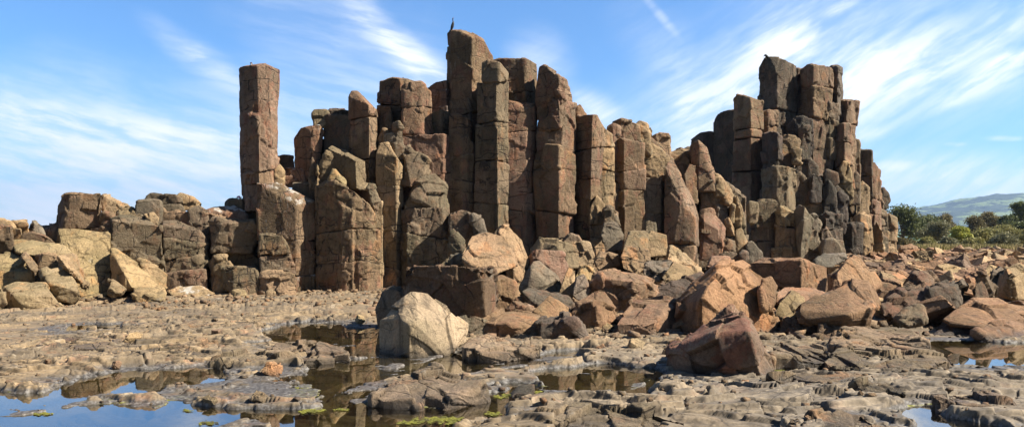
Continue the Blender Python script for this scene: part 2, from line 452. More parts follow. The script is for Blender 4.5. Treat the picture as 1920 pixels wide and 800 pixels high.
R('column with a pointed sunlit tip above the slanted slab', 22.6, [(656, 182, .45), (661, 170, .55), (670, 170, .55), (684, 190, .2), (690, 196, .0), (705, 208, .4)], .9, 'brown', 'column', base=470, bx=[657, 664, 675, 688, 694, 709], cuts=(218, 300))
R('weathered column with rounded sunlit shoulders beside the pointed column', 22.3, [(709, 288, .2), (716, 268, .35), (728, 266, .3), (742, 292, .0), (752, 312, .3)], .9, 'tan', 'column', base=560, cuts=(348, 430, 500))
R('short dark topped column behind the rounded shoulders', 23.5, [(708, 202, .3), (712, 197, .2), (731, 198, .0), (735, 215, .2)], .8, 'olive', 'column', base=285)
R('flat pale triangular flake set between two columns', 22.9, [(718, 252), (745, 248), (749, 262), (738, 305), (722, 298)], .4, 'grey', 'blade', ch=0, style='smooth')
R('dark pointed flake rising beside the pale triangular flake', 22.8, [(735, 232, .1), (748, 226, .0), (758, 240, .1), (758, 310, .1), (738, 300)], .5, 'olive', 'blade')
R('small tan knob below the short dark topped column', 23.1, [(710, 262), (720, 240), (732, 258), (734, 290), (710, 290)], .5, 'tan', 'boulder')
R('lens shaped flake leaning on the flank of the pointed column', 21.5, [(688, 352), (698, 337, .1), (712, 375, .1), (709, 402, .1), (700, 395)], .3, 'olive', 'blade', ch=0)
R('narrow stone rib between the broad netted column and the next column', 22.0, [(704, 380, .1), (714, 376, .1)], .8, 'tan', 'column', base=560)

# ================================================================== red topped columns
R('square topped column behind the red stained head block', 24.0, [(714, 152, .4), (742, 142, .1), (751, 147, 0), (779, 153, .5)], 1, 'brown', 'column', base=270, cuts=(195,))
R('red stained head block in two halves under the square topped column', 23.2, [(752, 161, .15), (760, 155, .1), (790, 153, .2), (808, 170, .4), (808, 210, .4), (812, 252, .3), (790, 253, .0), (753, 252, 0)], .9, 'red', 'column', cuts=(198,))
R('small white streaked column beside the tall cormorant column', 24.3, [(802, 166, .15), (815, 155, .1), (836, 149, .0), (839, 160, .3)], .8, 'red', 'column', base=240, mat='guano')
R('squat column head below the small white streaked column', 23.5, [(803, 214, .3), (826, 205, .0), (844, 209, .3), (846, 256, .3), (827, 256, .0), (805, 254, .2)], .8, 'olive', 'column')
R('red brown column body under the red stained head block', 23.0, [(755, 252, .05), (830, 251, 0), (846, 255, .35)], 1, 'red', 'column', base=520, cuts=(326, 420))
R('overhanging dark boulder with a pale nose on the red brown column', 22.3, [(756, 345, .3), (757, 288, .4), (766, 274, .5), (800, 295, .4), (810, 310, .5), (806, 323, .3), (795, 332, .0), (770, 352, -.1)], .7, 'olive', 'boulder')
R('round shouldered dark block beneath the overhanging boulder', 22.25, [(757, 396, .2), (766, 362, -.05), (790, 332, .1), (818, 323, .3), (838, 348, .4), (839, 392, .4), (822, 396, .0)], .8, 'olive', 'boulder')
R('column foot netted with rounded cracks behind the big dark block', 22.2, [(755, 393, .25), (770, 389, 0), (828, 388, .05), (839, 392, .4)], .9, 'olive', 'column', base=545, cuts=(442,), style='net')
R('tallest column of the middle group with a cormorant on top', 24.0, [(841, 62, .5), (846, 55, .3), (872, 56, .1), (885, 60, 0), (904, 74, .3), (922, 106, .6)], 1.2, 'brown', 'column', base=480, cuts=(214, 330), bx=[841, 846, 870, 884, 904, 922], style='smooth')
R('narrow half height column at the foot of the cormorant column', 23.1, [(845, 217, .2), (852, 207, .2), (866, 214, .0), (876, 220, .05), (884, 230, .4)], .8, 'brown', 'column', base=500, cuts=(290, 340))
R('square dark head block on the olive column beside the cormorant column', 22.75, [(903, 150, .3), (906, 119, .25), (918, 113, .2), (936, 118, .1), (953, 136, .45), (951, 150, .4), (936, 155, .0), (905, 155, .15)], .8, 'olive', 'block', style='smooth')
R('dark olive column with a narrow sunlit flank below the square head block', 22.8, [(899, 156, .4), (930, 154, 0), (951, 152, .42)], 1, 'olive', 'column', base=500, bx=[884, 930, 949], cuts=(228, 302, 382))
R('broad flat topped column standing behind the olive column', 24.2, [(928, 114, .2), (938, 110, .1), (985, 110, 0), (990, 118, .1), (1004, 120, .35)], 1, 'brown', 'column', base=260, cuts=(172,))
R('long pinkish column with a bright sunlit edge', 23.3, [(948, 212, .0), (956, 188, .08), (985, 205, .0), (1004, 198, .45)], 1, 'red', 'column', base=545, bx=[948, 958, 986, 1001], cuts=(245, 364, 398))
R('leaning top block of the column after the pinkish one', 23.1, [(1005, 172, .45), (1012, 126, .4), (1020, 121, .35), (1047, 142, .0), (1064, 148, .2), (1072, 190, .5), (1064, 205, .4), (1050, 242, .0), (1007, 244, .4)], .9, 'brown', 'block')
R('slanting middle block under the leaning top block', 23.15, [(1006, 228, .4), (1060, 188, .15), (1080, 195, .5), (1078, 292, .5), (1052, 288, .0), (1006, 292, .4)], .9, 'brown', 'block', style='smooth')
R('smooth column with half dark half sunlit faces in the centre', 22.95, [(1004, 284, .5), (1022, 270, .3), (1047, 272, 0), (1076, 290, .5)], 1, 'brown', 'column', base=545, bx=[1003, 1020, 1045, 1072], cuts=(318, 396, 446), style='smooth')
R('sunlit knob peeping behind the slanting middle block', 24.3, [(1078, 200), (1089, 194), (1101, 212, .2), (1101, 245, .2), (1078, 245)], .7, 'orange', 'boulder')
R('black sided column right after the smooth central column', 23.5, [(1082, 222, .6), (1086, 216, .5), (1110, 214, 0), (1118, 215, .15), (1130, 242, .5)], 1, 'brown', 'column', base=520, bx=[1076, 1082, 1103, 1109, 1120], cuts=(276, 336, 372))
R('low sunlit stump at the foot of the black sided column', 22.9, [(1108, 392, .25), (1118, 366, .3), (1131, 382, .45)], .6, 'tan', 'column', base=520, cuts=(420,))
R('rough broken column beside the black sided column', 24.2, [(1116, 246, .2), (1130, 236, .1), (1146, 252, .3)], .9, 'tan', 'column', base=400, cuts=(275, 318))
R('thin column squeezed between broken rocks', 25.0, [(1142, 237, .2), (1150, 231, .1), (1160, 238, .3)], .9, 'brown', 'column', base=450, cuts=(345,))
R('dark wedge head above the tapering brown column', 25.8, [(1147, 230, .3), (1165, 222, 0), (1200, 232, .3), (1204, 268, .3), (1160, 268, 0)], .8, 'brown', 'block')
R('tapering brown column cut by slanting cracks', 25.0, [(1158, 268, .3), (1170, 259, 0), (1206, 268, .25)], 1, 'brown', 'column', base=470, cuts=(320, 358), style='smooth')
R('pale peaked block on the ridge between column group and tower', 26.2, [(1184, 246, .1), (1199, 226, .2), (1213, 232, .1), (1219, 256, .1), (1217, 292, .1), (1188, 268)], .9, 'tan', 'boulder')
R('tiny upright knob on the ridge skyline', 28, [(1212, 239), (1220, 237), (1224, 245), (1224, 275), (1212, 275)], .6, 'olive', 'block')
R('square ended ridge block dropping to the saddle', 28, [(1222, 256, .1), (1232, 249), (1255, 248, 0), (1258, 262, .2), (1258, 310, .2), (1222, 310)], 1, 'tan', 'block')
R('sunlit rubbly slope of rock under the ridge skyline', 26.4, [(1203, 292, 0), (1215, 262, .5), (1240, 278, .5), (1259, 296, .3), (1252, 345, 0), (1210, 340, 0)], 1, 'tan', 'slab', style='block')
R('grey flat fronted column below the rubbly slope', 25.5, [(1199, 337, .25), (1207, 330, 0), (1237, 332, .0), (1246, 345, .3)], .9, 'grey', 'column', base=480, cuts=(400,))
R('big triangular column face sloping down to a sunlit edge', 25.0, [(1247, 312, .2), (1256, 297, .5), (1263, 298, .6), (1298, 368, .6), (1309, 402, .6), (1309, 520, .6), (1303, 412, .05), (1300, 520, .05), (1280, 378, .0), (1246, 520, .1)], 1, 'brown', 'column', cuts=(462,))
R('rounded upright stone behind the triangular column', 26.7, [(1282, 328), (1292, 306, .1), (1305, 310, .2), (1309, 385, .2), (1288, 378)], .7, 'brown', 'boulder')
R('spear shaped rock with a dark flank standing in the saddle', 28.0, [(1294, 272, .7), (1310, 261, .1), (1325, 275, .2), (1343, 335, .4), (1341, 360), (1308, 360, .0), (1297, 320, .5)], .9, 'brown', 'column')
R('small broken ridge stones left of the spear shaped rock', 29, [(1255, 285), (1275, 276), (1296, 282), (1300, 320), (1256, 325)], .9, 'tan', 'boulder')
R('dark stone behind the spear shaped rock', 30, [(1278, 282), (1290, 275), (1300, 278), (1302, 310), (1278, 310)], .8, 'olive', 'boulder')
R('sloping shoulder stone between spear rock and tower', 28.2, [(1338, 322), (1348, 326, .1), (1376, 368, .3), (1368, 385), (1340, 380)], .8, 'tan', 'boulder')
R('maroon block scratched with letters under a sunlit chamfer', 27.0, [(1310, 432, .1), (1311, 402, .6), (1320, 390, .7), (1337, 394, .7), (1361, 427, .5), (1361, 445, .5), (1353, 485, .05), (1330, 488, 0), (1310, 488, .05), (1348, 430, .02), (1320, 414, .03)], .9, 'red', 'column', style='smooth')
for lab, Y, pts, tint, sty in [
    ('knotted rock with curling broken plates above the scratched block', 28.2, [(1310, 345), (1322, 333), (1342, 340), (1350, 378), (1345, 405), (1312, 402)], 'olive', 'tower'),
    ('small round pebble like stone on the knotted rock', 27.8, [(1327, 338), (1334, 333), (1340, 337), (1338, 344), (1328, 344)], 'grey', 'smooth'),
    ('grey stub block right above the scratched block', 28.2, [(1342, 382), (1352, 376), (1367, 380), (1368, 425), (1346, 425)], 'grey', 'block'),
    ('bright thin slab standing in a dark cleft', 28.0, [(1367, 385, .3), (1373, 380), (1380, 384, .1), (1376, 420, .1), (1367, 418, .1)], 'tan', 'smooth'),
    ('drooping cap rock over the dark cleft', 28.6, [(1352, 372, .3), (1362, 364, .3), (1382, 368, .1), (1394, 392, .2), (1392, 432, .2), (1380, 436)], 'tan', 'block'),
    ('egg shaped stone under the bright thin slab', 27.6, [(1358, 412), (1366, 406), (1378, 428), (1377, 442), (1362, 442)], 'tan', 'smooth'),
    ('leaning pale shard below the drooping cap rock', 27.8, [(1378, 430, .1), (1392, 424, .2), (1406, 470, .3), (1402, 488), (1382, 486)], 'tan', 'slab'),
    ('rounded stone beside the scratched block', 27.2, [(1352, 455), (1364, 447), (1378, 452), (1380, 475), (1354, 475)], 'olive', 'block'),
    ('rounded olive stone at the foot of the scratched block', 26.6, [(1348, 480), (1358, 470), (1382, 472), (1390, 490), (1350, 498)], 'olive', 'block'),
    ('small shaded cube stone at the tower foot', 26.4, [(1384, 475), (1392, 469), (1401, 473), (1400, 492), (1385, 492)], 'dark', 'block'),
    ('faceted blue grey boulder at the tower foot', 27.5, [(1394, 480), (1402, 455, .2), (1412, 451, .2), (1432, 475, .2), (1436, 495, .1), (1398, 497)], 'grey', 'smooth'),
    ('upright block filling the corner under the drooping cap rock', 28.9, [(1378, 400), (1394, 398), (1400, 440), (1380, 440)], 'olive', 'block')]:
    R(lab, Y, [(p if len(p) > 2 else (p[0], p[1], rng.uniform(0, .25))) for p in pts], .7, tint, 'boulder', style=sty)

# ================================================================== dark tower
T = 'tower'
R('round shouldered stone low on the sunny corner of the tower', 31, [(1391, 392, .2), (1405, 375), (1421, 380, .1), (1420, 415, .1), (1406, 426)], .9, 'olive', 'boulder')
R('flat faced block at the lower corner of the tower', 32, [(1414, 383, .2), (1422, 375), (1458, 377, .1), (1459, 428, .1), (1416, 428)], 1, 'olive', 'block')
R('cracked footing column under the flat faced block', 32, [(1410, 430, .2), (1420, 424), (1458, 422, .1)], 1, 'olive', 'column', base=510, cuts=(452,), style='tower')
R('tan splintered column next to the cracked footing column', 31.6, [(1457, 396, .2), (1465, 386), (1488, 398, .1), (1498, 428, .3)], 1, 'tan', 'column', base=505, cuts=(425, 463), style='tower')
R('leaning prism with a dark face and a bright face', 31, [(1486, 396, .6), (1497, 382, .4), (1509, 386, .0), (1522, 410, .4), (1514, 490, .3), (1500, 490, 0), (1494, 460, .4)], .8, 'grey', 'column', style='smooth')
R('grey block wedged beside the leaning prism', 32.5, [(1513, 406, .1), (1530, 399), (1540, 418, .2), (1535, 440, .2), (1515, 440)], .8, 'grey', 'boulder')
R('upright olive stone below the wedged grey block', 31.6, [(1508, 437, .3), (1516, 430), (1533, 431, .1), (1540, 485, .2), (1510, 488)], .8, 'olive', 'block')
R('big dark boulder resting at the foot of the tower', 31, [(1536, 464, .2), (1542, 450), (1562, 446, 0), (1583, 450, .2), (1589, 485, .2), (1538, 487, 0)], 1, 'olive', 'boulder', style='smooth')
R('rounded stone sitting on the big dark tower boulder', 32, [(1539, 432), (1548, 423), (1560, 440, .1), (1570, 452, .1), (1540, 455)], .6, 'olive', 'boulder')
R('striated tan column in the lower middle of the tower', 34, [(1506, 373, .1), (1515, 366), (1543, 369, .1)], 1, 'tan', 'column', base=445, style='tower')
R('charcoal column at the bottom of the tower black stain', 33.5, [(1541, 408, .2), (1550, 397), (1576, 402, .2)], 1, 'dark', 'column', base=465, style='tower', cuts=(432,))
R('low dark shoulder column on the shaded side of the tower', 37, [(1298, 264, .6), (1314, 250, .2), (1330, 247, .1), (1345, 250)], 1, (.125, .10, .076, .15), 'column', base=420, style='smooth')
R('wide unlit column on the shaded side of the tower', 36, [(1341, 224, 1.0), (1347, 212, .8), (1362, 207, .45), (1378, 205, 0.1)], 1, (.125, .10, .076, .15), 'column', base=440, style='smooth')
R('square column with a sunlit brown face and overhanging shoulder', 34.5, [(1376, 184, .8), (1383, 175, .6), (1406, 181, .0), (1429, 188, .55)], 1, 'brown', 'column', base=460, bx=[1376, 1384, 1410, 1433], cuts=(240, 258, 318), style='smooth', gap=.03)
R('short bright block leaning on the tall black stained column', 35.5, [(1427, 214, .3), (1440, 206, .0), (1455, 207, .3)], .9, 'brown', 'column', base=275, cuts=(236,), style='tower')
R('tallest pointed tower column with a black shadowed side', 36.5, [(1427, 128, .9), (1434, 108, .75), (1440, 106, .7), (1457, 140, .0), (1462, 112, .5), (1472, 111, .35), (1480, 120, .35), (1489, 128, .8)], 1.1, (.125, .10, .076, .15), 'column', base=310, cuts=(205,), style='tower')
R('recessed column between the two highest tower columns', 38, [(1484, 131, .4), (1495, 127, .0), (1506, 129, .1)], 1, 'brown', 'column', base=290, style='smooth')
R('broad flat topped tower column with a brown sunlit face', 36.5, [(1504, 132, .9), (1512, 125, .6), (1524, 122, .0), (1556, 124, .35), (1560, 128, .6)], 1.1, 'brown', 'column', base=330, cuts=(162, 224), bx=[1506, 1513, 1524, 1552, 1560], style='tower')
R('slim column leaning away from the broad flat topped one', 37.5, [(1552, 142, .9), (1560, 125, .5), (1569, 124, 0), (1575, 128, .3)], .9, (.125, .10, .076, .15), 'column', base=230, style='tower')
R('notched column on the outer skyline of the tower', 37.5, [(1575, 189, .9), (1588, 186, .0), (1597, 187, .1), (1608, 190, .5)], 1, 'brown', 'column', base=345, bx=[1572, 1584, 1590, 1598], cuts=(232, 290), style='tower')
R('small stepped blocks below the broad flat topped column', 36.8, [(1543, 198, .3), (1553, 190, 0), (1569, 193, .2)], .9, 'olive', 'column', base=300, cuts=(222, 258), style='tower')
R('half shaded pillar below the notched skyline column', 36.6, [(1567, 238, .6), (1582, 230, 0), (1594, 234, .3)], .9, 'brown', 'column', base=360, cuts=(266, 310), style='tower')
R('narrow back column beside the notched skyline column', 39, [(1596, 268), (1600, 262), (1608, 262), (1610, 270)], .9, 'brown', 'column', base=370, style='tower')
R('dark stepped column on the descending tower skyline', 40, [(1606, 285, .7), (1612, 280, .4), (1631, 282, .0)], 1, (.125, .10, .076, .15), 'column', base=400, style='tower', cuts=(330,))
R('round topped reddish column on the outer edge of the tower', 40, [(1624, 320, .6), (1631, 303, .0), (1640, 303, .1), (1648, 320, .5)], 1, 'red', 'column', base=480, cuts=(376, 402), style='tower')
R('dark lump hanging on the outer edge of the tower', 43, [(1646, 357, .2), (1656, 351), (1666, 364, .1), (1669, 376, .1), (1662, 392), (1646, 392)], .9, 'dark', 'boulder', style='tower')
R('last cracked column at the outer foot of the tower', 42, [(1654, 407, .3), (1664, 398, 0), (1678, 408, .3)], 1, 'tan', 'column', base=480, cuts=(430, 452), style='tower')
R('dark column set behind the last cracked column', 41.5, [(1638, 396, .4), (1646, 389), (1660, 395, .2)], 1, 'olive', 'column', base=480, cuts=(424,), style='tower')
R('dark overhanging column in the middle of the tower', 33.5, [(1434, 252, .7), (1448, 246, .2), (1458, 250, 0), (1464, 256, .3)], 1, 'dark', 'column', base=400, cuts=(300,), style='tower')
R('sunlit square block on a ledge in the middle of the tower', 34, [(1458, 260, .2), (1470, 250, .1), (1492, 253, .1), (1502, 262, .4), (1501, 290, .4), (1465, 290, 0)], .9, 'tan', 'block')
R('small cube stone under the sunlit square tower block', 33.6, [(1484, 280), (1492, 276), (1503, 280), (1502, 308), (1486, 308)], .7, 'tan', 'block')
R('broken brown stones below the sunlit square tower block', 33.9, [(1462, 288), (1478, 284), (1490, 292), (1488, 318), (1464, 318)], .8, 'olive', 'boulder', style='tower')
R('squat column with a bright narrow flank in the tower', 33, [(1432, 317, .8), (1456, 311, 0), (1476, 312, .05), (1489, 318, .6)], 1, 'olive', 'column', base=395, style='tower')
R('crumbling rough rock beside the squat tower column', 34, [(1486, 332), (1500, 322), (1516, 340), (1523, 356), (1522, 385), (1488, 385)], .9, 'olive', 'boulder', style='tower')
R('charcoal blade cluster under the tower crest', 35.5, [(1476, 238, .2), (1490, 219, .2), (1506, 218), (1522, 225, .1), (1526, 255, .2), (1522, 300, .2), (1480, 300)], .9, 'coal', 'column', cuts=(250,), style='tower')
R('lone charcoal blade in front of the blade cluster', 34.9, [(1499, 245, .2), (1507, 231), (1519, 238, .1), (1521, 300, .2), (1500, 300)], .6, 'dark', 'blade', style='tower')
R('charcoal step block at mid height of the tower', 33.5, [(1515, 337, .4), (1525, 324, 0), (1543, 330, .2), (1543, 380, .2), (1518, 382, 0)], .9, 'coal', 'block', style='tower')
R('dark jumble rock above the charcoal step block', 34.6, [(1490, 318), (1500, 302), (1520, 296), (1534, 312), (1536, 345), (1494, 345)], .9, 'dark', 'boulder', style='tower')
R('dark faceted boulder lodged in the tower face', 34, [(1543, 325), (1550, 317), (1571, 325), (1573, 342), (1560, 354), (1545, 348)], .8, 'dark', 'boulder', style='smooth')
R('coal black heap in the centre of the tower stain', 33.9, [(1541, 350), (1552, 338), (1566, 350), (1571, 378), (1570, 412), (1543, 412)], .9, 'coal', 'boulder', style='tower')
R('coal black shard pile beside the black heap', 34.3, [(1562, 372), (1574, 356), (1586, 368), (1590, 410), (1584, 440), (1564, 440)], .9, 'coal', 'boulder', style='tower')
R('tan broken pier near the outer edge of the tower', 36, [(1568, 325), (1580, 300), (1593, 306), (1598, 345), (1596, 385), (1572, 385)], 1, 'tan', 'column', cuts=(340,), style='tower')
R('olive block stacked beside the tan broken pier', 37, [(1590, 327), (1605, 321), (1613, 330), (1613, 385), (1592, 385)], 1, 'olive', 'block', style='tower')
R('bright tan slab inclined against the outer tower wall', 38, [(1602, 352, .1), (1617, 338, .3), (1629, 350, .4), (1629, 415, .3), (1604, 415, 0)], 1, 'tan', 'column', style='tower')
R('square tan column near the outer foot of the tower', 36.5, [(1600, 407, .2), (1613, 398), (1630, 405, .2)], 1, 'tan', 'column', base=480, cuts=(432,), style='tower')
R('black recess block near the outer foot of the tower', 35, [(1584, 420, .3), (1598, 416), (1613, 420, .2)], 1, 'coal', 'column', base=475, style='tower')
R('split shard half dark half pale by the last cracked column', 38, [(1637, 428, .7), (1644, 414, .4), (1656, 436, .0), (1657, 475, .1), (1640, 475, .4)], .6, 'tan', 'blade', ch=0)

# ================================================================== blocks fallen at the foot of the columns
for lab, Y, pts, th, tint, kind, sty in [
    ('dark green block with a pale edge at the foot of the narrow column', 21.6, [(842, 402, .3), (865, 395, .3), (885, 402, .1), (889, 440, .2), (870, 452, 0), (846, 436, .2)], .7, 'olive', 'block', 'block'),
    ('upright pale slab propped against the olive column', 21.2, [(886, 402, .2), (900, 400, .3), (909, 432, .2), (917, 446, .1), (886, 446, .1)], .4, 'grey', 'slab', 'slab'),
    ('dark rock with a pale slanting edge below the dark green block', 19.6, [(840, 480, .3), (842, 432, .4), (850, 427, .4), (874, 450, .3), (874, 482, .0)], .6, 'olive', 'boulder', 'slab'),
    ('little grey boulder behind the top of the big dark block', 17.5, [(832, 500, .1), (845, 478, .2), (865, 476, .2), (874, 498, .1)], .5, 'grey', 'boulder', 'boulder'),
    ('grey and tan block leaning on the central columns', 20.2, [(997, 468, .3), (1010, 444, .3), (1045, 447, .1), (1105, 455, .5), (1113, 478, .5), (1106, 505, .3), (1048, 500, -.1), (1000, 495, .1)], .9, 'tan', 'block', 'boulder'),
    ('rounded dark stone perched on the grey and tan block', 20.8, [(1055, 452), (1070, 437, .1), (1085, 442, .1), (1098, 460, .1), (1062, 465)], .5, 'olive', 'boulder', 'smooth'),
    ('red faced block below the grey and tan block', 17.2, [(988, 525, .5), (989, 482, .5), (1003, 468, .2), (1056, 475, .4), (1067, 497, .5), (1064, 525, .4), (1052, 560, .1), (1005, 550, -.1)], .8, 'red', 'block', 'smooth'),
    ('grey wedge with a sunlit sloping top before the red faced block', 15.6, [(974, 540, .3), (1000, 490, .4), (1010, 490, .5), (1045, 520, .5), (1051, 545, .3), (1035, 562, 0), (988, 562, 0)], .6, 'grey', 'boulder', 'smooth'),
    ('bright upright shard beside the grey wedge', 15.2, [(1044, 560, .1), (1052, 530, .1), (1065, 497, .3), (1079, 500, .4), (1078, 535, .3), (1072, 565, .1)], .5, 'sand', 'boulder', 'smooth'),
    ('pale fractured boulder at the foot of the low sunlit stump', 22, [(1126, 442, .1), (1133, 418, .3), (1155, 416, .4), (1171, 440, .4), (1166, 470, .1), (1138, 476, 0)], .7, 'grey', 'boulder', 'block'),
    ('block with a black front and bright top on the talus', 21, [(1167, 456, .3), (1180, 433, .6), (1210, 432, .6), (1218, 440, .4), (1216, 478, .3), (1205, 470, -.1), (1168, 466, .0)], .7, 'tan', 'block', 'smooth'),
    ('tan topped square block next to the black fronted block', 21.4, [(1211, 447, .1), (1220, 432, .4), (1250, 440, .4), (1253, 480, .3), (1213, 482, 0)], .7, 'tan', 'block', 'smooth'),
    ('small cube stone stacked behind the tan topped square block', 22.2, [(1208, 416), (1216, 412), (1231, 416, .2), (1230, 446, .2), (1210, 446)], .5, 'olive', 'block', 'block'),
    ('dark stone between the pale fractured boulder and the cube', 22.6, [(1130, 392), (1142, 385), (1160, 398, .1), (1165, 425), (1132, 425)], .6, 'olive', 'boulder', 'block'),
    ('knobbly tan boulder below the black fronted block', 19.6, [(1164, 482, .1), (1170, 462, .4), (1216, 468, .5), (1222, 498, .3), (1190, 515, 0), (1166, 505, 0)], .7, 'tan', 'boulder', 'block'),
    ('grey boulder on the talus under the tan topped block', 18.2, [(1204, 505, .1), (1215, 488, .4), (1260, 486, .5), (1270, 506, .2), (1250, 528, 0), (1208, 528, 0)], .7, 'grey', 'boulder', 'boulder'),
    ('pale fan of broken rock at the foot of the triangular column', 20.2, [(1248, 495, .1), (1256, 461, .8), (1285, 475, .8), (1312, 495, .6), (1314, 515, .2), (1255, 520, 0)], .8, 'sand', 'slab', 'block'),
    ('sunlit wedge lying below the pale fan of broken rock', 17, [(1240, 520, .1), (1262, 490, .6), (1300, 497, .7), (1322, 512, .5), (1300, 530, .1), (1250, 535, 0)], .7, 'sand', 'boulder', 'smooth'),
    ('grey stone beneath the bright upright shard', 14.8, [(1072, 560), (1080, 520, .2), (1098, 515, .3), (1108, 545, .2), (1100, 570)], .5, 'grey', 'boulder', 'boulder'),
    ('tan stone at the foot of the grey and tan block', 18.4, [(1075, 525), (1085, 495, .2), (1112, 500, .3), (1122, 520, .2), (1110, 535)], .6, 'sand', 'boulder', 'boulder'),
    ('tan stones piled at the stump foot', 20.5, [(1115, 492), (1128, 470, .2), (1160, 478, .2), (1165, 500, .2), (1120, 508)], .6, 'tan', 'boulder', 'block')]:
    R(lab, Y, pts, th, tint, kind, style=sty)

# ================================================================== big fallen boulders round the pools
R('pale boulder with a flat black side standing in the pool', 10.55, [(713, 600, .55), (735, 575, .65), (770, 546, .55), (802, 549, .8), (878, 606, .65), (873, 640, .45), (840, 668, .1), (790, 682, .0), (715, 684, .5), (768, 597, -.12), (766, 680, -.02), (711, 620, .55)], .7, 'pale', style='smooth')
R('big dark slab sided block behind the pale boulder', 12.6, [(751, 545, .5), (757, 497, .45), (900, 499, -.08), (927, 501, .6), (940, 562, .6), (932, 588, .4), (912, 594, 0), (860, 612, .05), (758, 600, .45)], 1.1, 'rust', 'block')
R('dark boulder squeezed behind the pale boulder flank', 13.3, [(709, 578, .2), (722, 545, .3), (750, 533, .3), (768, 545, .1), (765, 612, .0), (713, 612, .1)], .7, 'olive')
R('shadowed stone supporting the big dark block', 12.3, [(845, 605, .2), (890, 590, .2), (914, 602, .2), (908, 638, .1), (880, 645, 0), (848, 630, .1)], .5, 'grey')
R('broken peach slab with a cracked sunlit back above the big dark block', 16.2, [(864, 476, .3), (884, 441, .9), (912, 432, 1.2), (946, 441, 1.1), (964, 468, .7), (973, 498, .4), (930, 513, -.15), (866, 494, 0)], .8, (.37, .25, .155, .08), style='smooth', ch=3)
R('upright peach slab standing behind the broken peach slab', 17.1, [(934, 434, .3), (942, 423, .5), (958, 427, .5), (978, 450, .4), (989, 490, .4), (987, 550, .2), (966, 555, 0), (958, 470, .0)], .7, (.37, .255, .16, .08), 'slab', style='smooth')
R('tan block under the broken peach slab', 14.6, [(926, 528, .2), (940, 519, .4), (965, 531, .3), (974, 556, .3), (966, 582, 0), (928, 582, 0)], .6, 'orange')
R('small red wedge stone on top of the long low boulder', 13.1, [(944, 590, .1), (958, 557, .1), (978, 555, .4), (1005, 572, .3), (1000, 590, .0)], .4, 'red', ch=1)
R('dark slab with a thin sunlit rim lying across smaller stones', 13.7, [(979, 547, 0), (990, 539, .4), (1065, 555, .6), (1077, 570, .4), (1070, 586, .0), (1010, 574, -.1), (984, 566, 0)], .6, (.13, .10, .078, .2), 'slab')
R('tan faceted stone under the dark rimmed slab', 12.9, [(1000, 584, .1), (1030, 558, .5), (1045, 562, .4), (1071, 580, .4), (1069, 600, .1), (1020, 602, -.05)], .5, 'orange', ch=1, style='smooth')
R('long low loaf shaped boulder with a pink upper band', 12.4, [(902, 608, .15), (915, 584, .6), (960, 579, .7), (1015, 585, .6), (1029, 595, .4), (1010, 628, .1), (985, 638, 0), (910, 640, .0), (902, 622, .05), (950, 606, -.12)], .6, 'pink', style='smooth', ch=1)
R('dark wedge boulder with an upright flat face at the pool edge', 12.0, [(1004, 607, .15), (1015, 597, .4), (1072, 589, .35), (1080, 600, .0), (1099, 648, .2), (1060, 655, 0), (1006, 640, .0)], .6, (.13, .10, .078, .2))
R('two layered tan boulder with a rounded cap', 13.0, [[(1073, 590, .1), (1085, 572, .3), (1148, 570, .3), (1160, 592, .4), (1140, 622, .1), (1115, 635, 0), (1083, 616, .0), (1118, 572, -.08)], [(1080, 566, .3), (1110, 545, .6), (1136, 544, .6), (1148, 567, .4), (1140, 576, .2), (1085, 578, .1)]], .6, 'orange', ch=1)
R('large block with a black front and rubbly peach top', 15.0, [(1104, 535, .3), (1115, 512, .7), (1150, 506, 1.1), (1215, 520, 1.2), (1238, 534, 1.0), (1220, 562, .6), (1178, 595, .05), (1112, 595, .1), (1130, 522, .0), (1190, 527, -.1)], .9, 'pink')
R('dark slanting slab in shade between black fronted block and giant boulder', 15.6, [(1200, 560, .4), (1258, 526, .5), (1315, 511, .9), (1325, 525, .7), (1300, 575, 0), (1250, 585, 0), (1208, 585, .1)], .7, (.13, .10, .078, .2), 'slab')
R('flat red topped boulder with a black front', 12.5, [(1156, 606, .1), (1184, 560, 1.1), (1256, 557, 1.1), (1270, 572, .9), (1268, 640, .6), (1225, 652, .0), (1164, 652, .1), (1226, 606, -.06)], .7, 'red', ch=1)
R('giant tan boulder with a broad cracked sunlit face', 12.4, [(1265, 565, .9), (1300, 530, 1.0), (1350, 496, 1.0), (1392, 487, 1.5), (1425, 518, 1.3), (1447, 545, 1.2), (1453, 605, .9), (1440, 640, .7), (1370, 652, .2), (1316, 640, -.05), (1316, 565, .0), (1332, 528, .25), (1268, 640, .7)], .9, 'orange')
R('rounded knob stuck to the flank of the giant tan boulder', 12.9, [(1424, 548, .1), (1430, 525, .2), (1445, 519, .3), (1457, 536, .3), (1452, 570, .1), (1430, 582, 0)], .4, 'orange', style='smooth')
R('red crusted stone behind the crest of the giant boulder', 14.2, [(1320, 500, .1), (1335, 483, .4), (1368, 485, .4), (1376, 498, .2), (1345, 515, 0)], .5, 'red')
R('red topped boulder tilted in front of the giant tan boulder', 9.0, [(1256, 658, .4), (1280, 635, .75), (1370, 577, 1.15), (1392, 588, .95), (1412, 622, .45), (1448, 694, .1), (1430, 716, -.2), (1380, 726, -.06), (1290, 730, .14), (1258, 712, .5), (1296, 672, .14), (1345, 642, -.06), (1404, 624, -.24)], .6, (.215, .150, .10, .78), style='boulder')
R('long block with a dark side and an orange sunlit end', 16.0, [(1406, 492, .6), (1430, 482, 1.1), (1500, 484, .3), (1552, 499, 1.2), (1556, 545, 1.2), (1545, 560, .9), (1503, 550, 0), (1409, 525, .6), (1502, 488, .0)], .9, 'orange', 'block', style='smooth')
